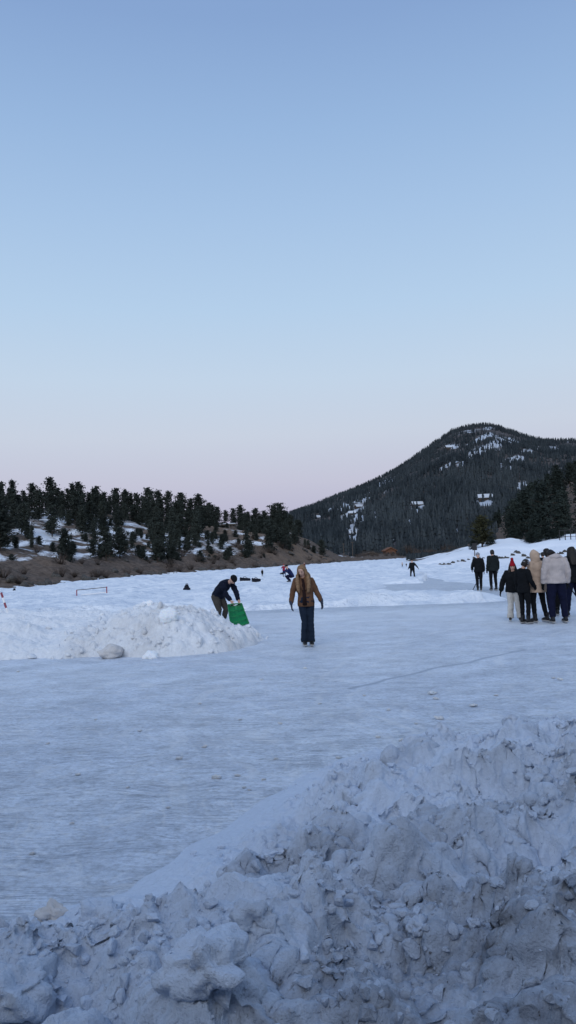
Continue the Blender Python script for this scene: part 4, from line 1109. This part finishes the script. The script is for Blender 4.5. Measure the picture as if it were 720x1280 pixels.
    if hood:
        h_ = MB()
        if hood == 'up':
            h_.loft([J['neck'] - up * .03 * q, hd - hup * .06 * q - fc * .02 * q, hd - fc * .02 * q, hd + hup * .08 * q - fc * .02 * q, hd + hup * .135 * q - fc * .03 * q, hd + hup * .155 * q - fc * .05 * q], [(.11 * q, .10 * q), (.115 * q, .11 * q), (.115 * q, .118 * q), (.10 * q, .11 * q), (.055 * q, .07 * q), (.015 * q, .02 * q)], hs, 14)
        else:
            h_.loft([J['neck'] + fwd * -.05 * q - side * .13 * q, J['neck'] - fwd * .10 * q + up * .02 * q, J['neck'] + fwd * -.05 * q + side * .13 * q], [(.04 * q, .05 * q), (.075 * q, .075 * q), (.04 * q, .05 * q)], up, 12)
            h_.loft([J['neck'] - up * .04 * q, J['neck'] + up * .05 * q], [(.12 * q, .11 * q), (.10 * q, .10 * q)], side, 14)
        link('hood', remeshed(h_, 'hood', vx, 3, .008 * q, 9, 4), M[jacket], jk)
    # --- hands
    if gloves:
        for L_ in 'LR':
            sg = 1 if L_ == 'L' else -1
            g = MB(); dv = J['wr' + L_] - J['el' + L_]; dv = V3(*hands[L_]) if hands and L_ in hands else dv
            hand_shapes(g, J['wr' + L_], dv, -side * sg + fwd * .3, sg, q * 1.12, .45)
            g.loft([J['wr' + L_] - dv / np.linalg.norm(dv) * .05 * q, J['wr' + L_] + dv / np.linalg.norm(dv) * .03 * q], [.043 * q, .036 * q], fwd, 10)
            link('glove', remeshed(g, 'glove', .007 if near else .014, 2), M[gloves], root)
    # --- skates
    for L_ in 'LR':
        an = J['an' + L_]; ft = V3(*(toe or (0, -1, 0))); ft /= np.linalg.norm(ft); z0 = an[2]
        k = MB()
        k.loft([an + V3(0, 0, .10 * q) - ft * .0, an + V3(0, 0, .02 * q), an - V3(0, 0, .05 * q) - ft * .01 * q], [(.056 * q, .062 * q), (.050 * q, .062 * q), (.044 * q, .07 * q)], hipside, 12)
        k.loft([an - ft * .075 * q - V3(0, 0, .045 * q), an + ft * .05 * q - V3(0, 0, .035 * q), an + ft * .14 * q - V3(0, 0, .052 * q), an + ft * .19 * q - V3(0, 0, .062 * q)], [(.040 * q, .036 * q), (.044 * q, .042 * q), (.045 * q, .030 * q), (.030 * q, .018 * q)], hipside, 12)
        sk = link('skate', remeshed(k, 'skate', .010 if near else .02, 2), M[boots], root)
        bl = MB(); c = an + ft * .05 * q
        rzb = math.atan2(ft[1], ft[0])
        if near:
            bl.box((c[0], c[1], an[2] - .085 * q), (.27 * q, .075 * q, .018 * q), rzb); bl.build('sole', M['sole'], sk)
        b2_ = MB().box((c[0], c[1], an[2] - .115 * q), (.29 * q, .008, .032 * q), rzb)
        for dx in (-.09, .09):
            e_ = c + ft * dx * q; b2_.box((e_[0], e_[1], an[2] - .098 * q), (.05 * q, .03 * q, .02 * q), rzb)
        b2_.build('blade', M['steel'], sk)
    # --- head wear and hair
    if hat:
        mat, kind_ = hat; h_ = MB()
        h_.loft([hd + hup * .020 * q - fc * .004 * q, hd + hup * .05 * q - fc * .006 * q, hd + hup * .09 * q - fc * .008 * q, hd + hup * .125 * q - fc * .01 * q, hd + hup * .145 * q - fc * .012 * q],
                [(.090 * q, .108 * q), (.090 * q, .108 * q), (.078 * q, .094 * q), (.046 * q, .056 * q), (.012 * q, .014 * q)], hs, 14)
        if kind_ == 'tall': h_.loft([hd + hup * .09 * q, hd + hup * .16 * q, hd + hup * .205 * q], [.07 * q, .055 * q, .03 * q], hs, 12); h_.ball(hd + hup * .225 * q, .045 * q)
        if kind_ == 'cap': h_.loft([hd + hup * .035 * q + fc * .07 * q, hd + hup * .03 * q + fc * .18 * q], [(.07 * q, .012 * q), (.05 * q, .008 * q)], hs, 12)
        link('hat', remeshed(h_, 'hat', vx * .8, 2, .004, 20, 2), M[mat], root)
    if hair:
        mat, kind_ = hair; h_ = MB()
        h_.loft([hd - hup * .07 * q - fc * .055 * q, hd - fc * .03 * q, hd + hup * .06 * q - fc * .018 * q, hd + hup * .11 * q - fc * .012 * q, hd + hup * .130 * q - fc * .012 * q],
                [(.075 * q, .06 * q), (.088 * q, .085 * q), (.086 * q, .094 * q), (.062 * q, .074 * q), (.014 * q, .018 * q)], hs, 14)
        if kind_ == 'long':
            for sg in (-1, 1):
                h_.loft([hd + hup * .09 * q + hs * sg * .045 * q + fc * .03 * q, hd + hs * sg * .086 * q - fc * .015 * q, hd - hup * .12 * q + hs * sg * .100 * q + fc * .0 * q, hd - hup * .26 * q + hs * sg * .120 * q + fc * .09 * q, hd - hup * .40 * q + hs * sg * .105 * q + fc * .15 * q, hd - hup * .50 * q + hs * sg * .085 * q + fc * .15 * q],
                        [(.03 * q, .03 * q), (.022 * q, .05 * q), (.032 * q, .05 * q), (.052 * q, .045 * q), (.048 * q, .035 * q), (.014 * q, .012 * q)], hs, 12)
            h_.loft([hd - fc * .06 * q, hd - hup * .15 * q - fc * .10 * q, hd - hup * .34 * q - fc * .15 * q], [(.08 * q, .05 * q), (.13 * q, .06 * q), (.12 * q, .035 * q)], hs, 12)
        if strands:
            for sg, x0 in ((-1, -.075), (1, -.06)):
                h_.loft([hd + hs * sg * .082 * q + fc * .02 * q - hup * .04 * q, V3(x0 + sg * .105, -.09, 1.50) * q, V3(x0 + sg * .112, -.15, 1.38) * q, V3(x0 + sg * .105, -.18, 1.25) * q, V3(x0 + sg * .085, -.18, 1.14) * q],
                        [(.012 * q, .03 * q), (.028 * q, .04 * q), (.042 * q, .032 * q), (.036 * q, .024 * q), (.014 * q, .010 * q)], (1, 0, 0), 12)
        link('hair', remeshed(h_, 'hair', vx * .8, 2, .012 * q if kind_ == 'long' else .004, 16, 6), M[mat], root)
    return root, J

def foot(u, v):
    P = ground(u, v, 0.0)
    for _ in range(8): P = ground(u, v, max(0.0, float(field_height(np.array([P[0]]), np.array([P[1]]))[0]) - .02))
    return P

# woman in the brown jacket
P = foot(384.5, 808); sw = 1.60 / 1.73
woman, J = person(P, R(6), 'young woman in a brown suede jacket and flared dark jeans skating with arms held out', s=sw, jacket='suede', trousers='jeans', hem=.85, bulk=.87, legr=.86, flare=.028, strands=1, hair=('blond', 'long'), gloves='glove',
       pose=dict(head=(-.075, -.06, 1.60), neck=(-.045, -.01, 1.46), chest=(-.03, -.01, 1.30), shL=(.115, .0, 1.40), shR=(-.19, .0, 1.41), elL=(.225, .02, 1.17), elR=(-.275, .02, 1.16), wrL=(.325, -.05, .95), wrR=(-.325, -.06, .93),
                 knL=(.085, -.03, .53), knR=(-.05, -.03, .53), anL=(.085, .0, .13), anR=(-.06, .02, .13), hipR=(-.085, 0, .93)), face=(-.55, -1, -.35), hands=dict(L=(.12, -.1, -1), R=(.10, -.05, -1)))
jk = [c for c in woman.children if c.name.startswith('jacket')][0]
mb = MB(); mb.loft([V3(-.065, -.085, 1.43) * sw, V3(-.062, -.142, 1.30) * sw, V3(-.05, -.148, 1.10) * sw, V3(-.045, -.150, .88) * sw], [(.03, .012), (.034, .016), (.034, .018), (.044, .020)], (1, 0, 0), 10); mb.build('shirt', M['knit'], jk, True)
for sg in (-1, 1):
    mb = MB(); mb.loft([V3(-.04 + sg * .07, -.06, 1.45) * sw, V3(-.045 + sg * .075, -.135, 1.33) * sw, V3(-.05 + sg * .03, -.158, 1.20) * sw], [(.03, .012), (.04, .012), (.012, .008)], (1, 0, 0), 8); mb.build('collar', M['suede'], jk, True)

# man bending over the green sled
P = at(281, 782, 20.0); P[2] = 0.03
TL, TR, BR, BL = at(285, 756, 19.35), at(302, 754.5, 19.45), at(311, 779, 18.95), at(289, 785, 18.85)
man, J = person(P, R(52), 'man in a dark navy top and black beanie bending forward over the green sled', jacket='navytop', trousers='khaki', hem=.98, bulk=.92, legr=1.02, hat=('black', 'beanie'), s=.98,
       pose=dict(pelvis=(0, .22, .80), waist=(0, .14, .93), chest=(0, -.03, 1.09), neck=(0, -.19, 1.16), head=(0, -.33, 1.235), shL=(.18, -.13, 1.14), shR=(-.18, -.13, 1.14), elL=(.20, -.26, .89), elR=(-.20, -.24, .89),
                 wrL=(.16, -.36, .70), wrR=(-.14, -.36, .70), hipL=(.1, .22, .80), hipR=(-.1, .22, .80), knL=(.13, .06, .46), knR=(-.13, .06, .46), anL=(.13, .18, .13), anR=(-.13, .18, .13)), face=(-.1, -1, -.5))
# green sled standing on its end: a shallow tray with a rolled rim
sl_ = empty('sled', tuple((BL + BR) / 2)); tag(sl_, 'bright green plastic sled tilted on end beside the white snow heap', 'sled')
o0 = (BL + BR) / 2
def quadp(a, b): return (TL * (1 - a) + TR * a) * (1 - b) + (BL * (1 - a) + BR * a) * b - o0
nn = np.cross(TR - TL, BL - TL); nn /= np.linalg.norm(nn); nn = nn if nn[1] < 0 else -nn
na, nb_ = 14, 20; V = []; F = []
for lay in (0, 1):
    for i_ in range(nb_):
        for k_ in range(na):
            a, b_ = k_ / (na - 1), i_ / (nb_ - 1)
            cc = .06 * (1 - (2 * a - 1) ** 2) + .03 * (1 - (2 * b_ - 1) ** 4) + .010 * math.cos(a * 25)
            V.append(quadp(a, b_) - nn * (cc - .012 * lay))
for i_ in range(nb_ - 1):
    for k_ in range(na - 1):
        q0 = i_ * na + k_; F.append((q0, q0 + 1, q0 + na + 1, q0 + na)); L0 = na * nb_; F.append((L0 + q0 + na, L0 + q0 + na + 1, L0 + q0 + 1, L0 + q0))
link('tray', mesh_from('tray', V, F), M['green'], sl_)
mb = MB(); ring = [quadp(a, b_) for a, b_ in ((.0, .0), (.5, -.015), (1, 0), (1, .5), (1, 1), (.5, 1.0), (0, 1), (0, .5), (0, 0))]
for a, b_ in zip(ring[:-1], ring[1:]): mb.loft([a, b_], [.016, .016], nn, 8)
link('rim', mb.mesh('rim'), M['green'], sl_)
for a in (.25, .75):
    mb = MB().loft([quadp(a - .12, .08) + nn * .012, quadp(a, .07) + nn * .03, quadp(a + .12, .08) + nn * .012], [.012] * 3, nn, 8); mb.build('handle', M['black'], sl_, True)
for b_ in (.3, .55, .8):
    mb = MB().loft([quadp(.06, b_) + nn * .004, quadp(.94, b_) + nn * .004], [.010] * 2, nn, 8); mb.build('rib', M['green'], sl_, True)

# far skater
P = foot(516, 725.5)
person(P, R(-10), 'small figure in black skating alone with arms spread far out on the ice', s=1.36 / 1.73, jacket='black', trousers='black', near=False, gloves='black', hat=('black', 'beanie'),
       pose=dict(wrL=(.46, -.1, 1.02), elL=(.33, 0, 1.2), wrR=(-.30, -.1, 1.0), anL=(.16, 0, .13), anR=(-.16, 0, .13), knL=(.14, -.06, .53), knR=(-.14, -.06, .53)))
# the pair on the right
P = foot(599.5, 739)
pr1, J1 = person(P, R(170), 'person all in black wearing a pale grey hat and holding a hockey stick', s=1.70 / 1.75, jacket='black', trousers='black', gloves='black', hat=('greyknit', 'beanie'), hem=.86, bulk=.98, legr=.95,
       pose=dict(wrL=(.27, -.16, .98), elL=(.26, 0, 1.17), anL=(.07, 0, .13), anR=(-.07, .03, .13), knL=(.08, -.03, .53), knR=(-.08, -.03, .53)))
P2 = foot(617.5, 738.5)
person(P2, R(186), 'tall person in a dark green-black jacket and dark trousers seen from behind', s=1.80 / 1.75, jacket='blackgreen', trousers='black', gloves='black', hair=('brownhair', 'short'), hem=.84, bulk=1.02, legr=.92)
# hockey stick in the first one's hand
a = np.array(at(602, 717, P[1] - .35)); b = foot(591, 737.5); b[1] = P[1] - .5; b = np.array(at(591, 737.5, P[1] - .45)); e = np.array(at(587, 739, P[1] - .5)); zs = max(0.0, float(field_height(np.array([e[0]]), np.array([e[1]]))[0])) + .045
b[2] = max(b[2], zs); e[2] = zs
st = empty('hockey_stick', (b[0], b[1], b[2])); tag(st, 'black hockey stick slanting down to the ice beside the pair', 'hockey stick'); o0 = V3(b[0], b[1], b[2])
MB().loft([a - o0, b - o0], [(.022, .016), (.022, .016)], (0, 1, 0), 8).build('shaft', M['black'], st)
MB().loft([b - o0, (b + e) / 2 - o0 - V3(0, 0, .01), e - o0 + V3(0, 0, .01)], [(.022, .03), (.015, .04), (.012, .035)], (0, 1, 0), 8).build('blade', M['black'], st)

# the group on the right
P = foot(644, 776.5)
person(P, R(-18), 'person in a tall red knitted hat, black jacket and loose white trousers', s=1.50 / 1.80, jacket='black', trousers='whitecloth', gloves='black', hat=('redknit', 'tall'), hem=.86, bulk=1.12, legr=1.18, flare=.02, hair=('brownhair', 'long'),
       pose=dict(elR=(-.30, .03, 1.16), wrR=(-.36, -.02, .90), wrL=(.25, -.24, 1.0), anL=(.15, .0, .13), anR=(-.13, 0, .13)), face=(.15, -1, -.15))
P = foot(657, 780)
person(P, R(125), 'person all in black with a grey headband between the red hat and the beige coat', s=1.53 / 1.74, jacket='black', trousers='black', gloves='black', hair=('brownhair', 'short'), hat=('greyknit', 'beanie'), hem=.84, bulk=.84, legr=.86,
       pose=dict(head=(-.05, -.05, 1.60), anL=(.08, .0, .13), anR=(-.13, .04, .13), elR=(-.24, .0, 1.16), wrR=(-.2, -.18, 1.0)))
P = foot(674, 778.5)
person(P, R(196), 'person in a long beige hooded coat with the hood up and black leggings', s=1.72 / 1.75, jacket='beige', trousers='black', gloves='black', hood='up', hem=.74, bulk=1.10, legr=.84,
       pose=dict(anL=(.12, .02, .13), anR=(-.22, .0, .13), knR=(-.15, -.03, .53), knL=(.11, -.03, .53), head=(.02, -.03, 1.605), neck=(.01, 0, 1.46)))
P = foot(698, 779.5)
person(P, R(180), 'broad person in a pale cream fleece jacket and navy trousers seen from behind', s=1.76 / 1.72, jacket='pale', trousers='navy', gloves='black', hood='down', hem=.92, bulk=1.13, legr=1.16, hair=('brownhair', 'short'),
       pose=dict(shL=(.19, .01, 1.44), shR=(-.19, .01, 1.44), elL=(.265, .02, 1.16), elR=(-.265, .02, 1.16), wrL=(.275, -.06, .92), wrR=(-.275, -.06, .92), neck=(0, -.03, 1.50), head=(.02, -.17, 1.56), anL=(.12, .0, .13), anR=(-.17, .0, .13), knL=(.12, -.03, .53), knR=(-.15, -.03, .53)), face=(0, -1, -.7))
P = foot(693, 770)
person(P, R(175), 'person with dark hair and a dark coat mostly hidden behind the pale fleece jacket', s=1.76 / 1.73, jacket='black', trousers='black', gloves='black', hair=('brownhair', 'short'),
       pose=dict(anL=(.08, 0, .13), anR=(-.08, 0, .13), head=(.10, 0, 1.60), neck=(.06, .01, 1.46)))
P = foot(719, 771)
person(P, R(188), 'person in a black coat and navy trousers at the right edge of the picture', s=1.77 / 1.73, jacket='black', trousers='navy', gloves='black', hair=('brownhair', 'long'), bulk=1.1, legr=1.12,
       pose=dict(anL=(.20, .0, .13), knL=(.14, -.03, .53), anR=(-.22, .0, .13), knR=(-.15, -.03, .53), wrL=(.33, -.12, .98), elL=(.27, .02, 1.17)))
P = foot(680.5, 736)
person(P, R(170), 'small distant person in dark clothes seen between the beige hood and the pale fleece', s=1.60 / 1.73, jacket='black', trousers='navy', near=False, gloves='black', hair=('brownhair', 'short'))
a = np.array(at(708, 728, 19.4)); b = np.array(at(723, 752, 19.0)); e = np.array(at(741, 778, 18.6)); e[2] = .03
st = empty('hockey_stick', (e[0], e[1], 0)); tag(st, 'dark stick held low and slanting off the right edge beside the navy trousers', 'hockey stick'); o0 = V3(e[0], e[1], 0)
MB().loft([a - o0, e - o0], [(.018, .014), (.018, .014)], (0, 1, 0), 8).build('shaft', M['black'], st)
MB().loft([e - o0, e - o0 + V3(.14, 0, 0), e - o0 + V3(.3, -.05, 0.02)], [(.02, .028), (.014, .04), (.012, .035)], (0, 1, 0), 8).build('blade', M['black'], st)

# far away on the snow
def on_field(u, v):
    P = ground(u, v, .1)
    for _ in range(8): P = ground(u, v, float(field_height(np.array([P[0]]), np.array([P[1]]))[0]))
    return P
def far_person(u, v, hpx, rz, label, jk, tr, **kw):
    P = on_field(u, v); H_ = hpx * P[1] / FPX
    return person(P - V3(0, 0, .02), rz, label, s=H_ / 1.73, jacket=jk, trousers=tr, near=False, gloves='black', **kw)
M['redcloth'] = cloth('red cloth', (.22, .02, .04)); M['bluecloth'] = cloth('dark blue cloth', (.012, .02, .07)); M['darkred'] = cloth('maroon cloth', (.10, .02, .02))
far_person(328, 721.5, 10.5, .4, 'tiny dark figure standing far out behind the two dark bags', 'black', 'black', hat=('black', 'beanie'))
far_person(355, 721, 16, .5, 'distant child in a red jacket and blue trousers left of the woman', 'redcloth', 'bluecloth', hat=('redknit', 'beanie'),
           pose=dict(wrL=(.42, -.1, 1.15), elL=(.3, 0, 1.25), wrR=(-.38, -.1, 1.2), elR=(-.3, 0, 1.3), anL=(.2, 0, .13), knL=(.16, -.1, .53)))
P = on_field(363, 728)
person(P, R(-70), 'distant person in dark blue crouching on the snow just left of the woman', s=.95, jacket='bluecloth', trousers='navy', near=False, gloves='black', hat=('black', 'beanie'),
       pose=dict(pelvis=(0, .12, .42), waist=(0, .06, .56), chest=(0, -.08, .75), neck=(0, -.16, .9), head=(0, -.22, 1.04), shL=(.18, -.13, .87), shR=(-.18, -.13, .87), elL=(.24, -.3, .68), elR=(-.24, -.3, .68), wrL=(.2, -.5, .62), wrR=(-.2, -.5, .62),
                 hipL=(.1, .12, .40), hipR=(-.1, .12, .40), knL=(.16, -.28, .48), knR=(-.16, -.28, .40), anL=(.14, -.08, .13), anR=(-.14, -.02, .13)))
far_person(380.5, 714, 11, 0, 'tiny figure in maroon seen just right of the woman\'s head', 'darkred', 'black')
far_person(503, 709.5, 7.5, .3, 'tiny figure in a pale jacket behind the lone skater', 'pale', 'black')
far_person(508, 709, 5.5, -.5, 'tiny child in dark clothes behind the lone skater', 'black', 'black')

# bags on the snow
def bag(u, v, wpx, hpx, label, kind, rz=0):
    P = on_field(u, v); k_ = P[1] / FPX; w_, h_ = wpx * k_, hpx * k_
    r_ = empty('sports_bag', P, rz); tag(r_, label, 'bag')
    mb = MB()
    if kind == 'duffel':
        mb.loft([(-w_ / 2, 0, h_ * .40), (-w_ * .47, 0, h_ * .42), (-w_ * .2, 0, h_ * .44), (w_ * .15, 0, h_ * .40), (w_ * .46, 0, h_ * .36), (w_ / 2, 0, h_ * .33)], [(h_ * .3, h_ * .28), (h_ * .42, h_ * .40), (h_ * .48, h_ * .43), (h_ * .46, h_ * .40), (h_ * .4, h_ * .36), (h_ * .25, h_ * .22)], (0, 1, 0), 14)
        bd = link('shell', remeshed(mb, 'shell', .02, 3, .012, 8, 3), M['bag'], r_)
        hb = MB(); pts = [(-w_ * .22, -.05, h_ * .80), (-w_ * .12, -.05, h_ * 1.0), (w_ * .08, -.05, h_ * .98), (w_ * .18, -.05, h_ * .74)]
        hb.loft(pts, [.02] * 4, (0, 1, 0), 6); hb.build('handle', M['bag'], bd)
        MB().ball((-w_ * .43, -.05, h_ * .74), (h_ * .20, h_ * .2, h_ * .22)).build('helmet_pocket', M['bag'], bd, True)
    else:
        mb.ball((0, 0, h_ * .22), (w_ * .5, w_ * .45, h_ * .26), 14, 8); mb.loft([(0, 0, h_ * .2), (.0, 0, h_ * .62), (.02, 0, h_ * .92)], [w_ * .34, w_ * .30, w_ * .14], (1, 0, 0), 12)
        bd = link('shell', remeshed(mb, 'shell', .016, 3, .012, 10, 3), M['bag'], r_)
        MB().loft([(-.06, -.02, h_ * .9), (-.03, -.02, h_ * 1.08), (.05, -.02, h_ * 1.08), (.07, -.02, h_ * .88)], [.014] * 4, (0, 1, 0), 6).build('strap', M['bag'], bd)
    return r_
bag(306.5, 728, 12.5, 7, 'larger left one of two dark bags lying on the far snow', 'duffel', .1)
bag(320.5, 728, 10.5, 6, 'smaller right one of two dark bags lying on the far snow', 'duffel', -.15)
bag(233.5, 738, 9.5, 8, 'lone dark backpack sitting on the snow behind the white heap', 'pack', .3)
bag(18, 739, 4.5, 3.5, 'tiny dark bag on the snow near the left edge, the nearer one', 'pack')
bag(28.5, 735, 3.5, 3, 'tiny dark bag on the snow near the left edge, the farther one', 'pack')

# pond hockey goal and the slanted red and white marker
A, B = on_field(96, 745), on_field(133.5, 741)
gl = empty('hockey_goal', tuple((A + B) / 2)); tag(gl, 'low wide hockey goal with red posts and a thin crossbar on the snow', 'goal'); o0 = (A + B) / 2
hg = 8.5 * A[1] / FPX
for p in (A, B):
    q_ = p - o0
    MB().box((q_[0], q_[1], q_[2] + hg * .42), (.045, .045, hg * .95)).build('post', M['red'], gl)
MB().loft([A - o0 + V3(0, 0, hg * .86), B - o0 + V3(0, 0, hg * .80)], [.018, .018], (0, 1, 0), 8).build('crossbar', M['greywood'], gl)
MB().loft([A - o0 + V3(.1, .5, .02), B - o0 + V3(0, .5, .02)], [.03, .03], (0, 1, 0), 6).build('back_bar', M['white'], gl)
a, b = np.array(at(12, 773, 21.0)), np.array(at(1.5, 741, 21.2))
mk = empty('marker_pole', tuple(a)); tag(mk, 'red and white striped pole leaning out of the snow at the left edge', 'pole')
for k in range(5):
    t0_, t1_ = k / 5, (k + 1) / 5
    MB().loft([(b - a) * t0_, (b - a) * t1_], [(.03, .022)] * 2, (1, 0, 0), 10).build('band', M['red' if k % 2 == 0 else 'white'], mk)
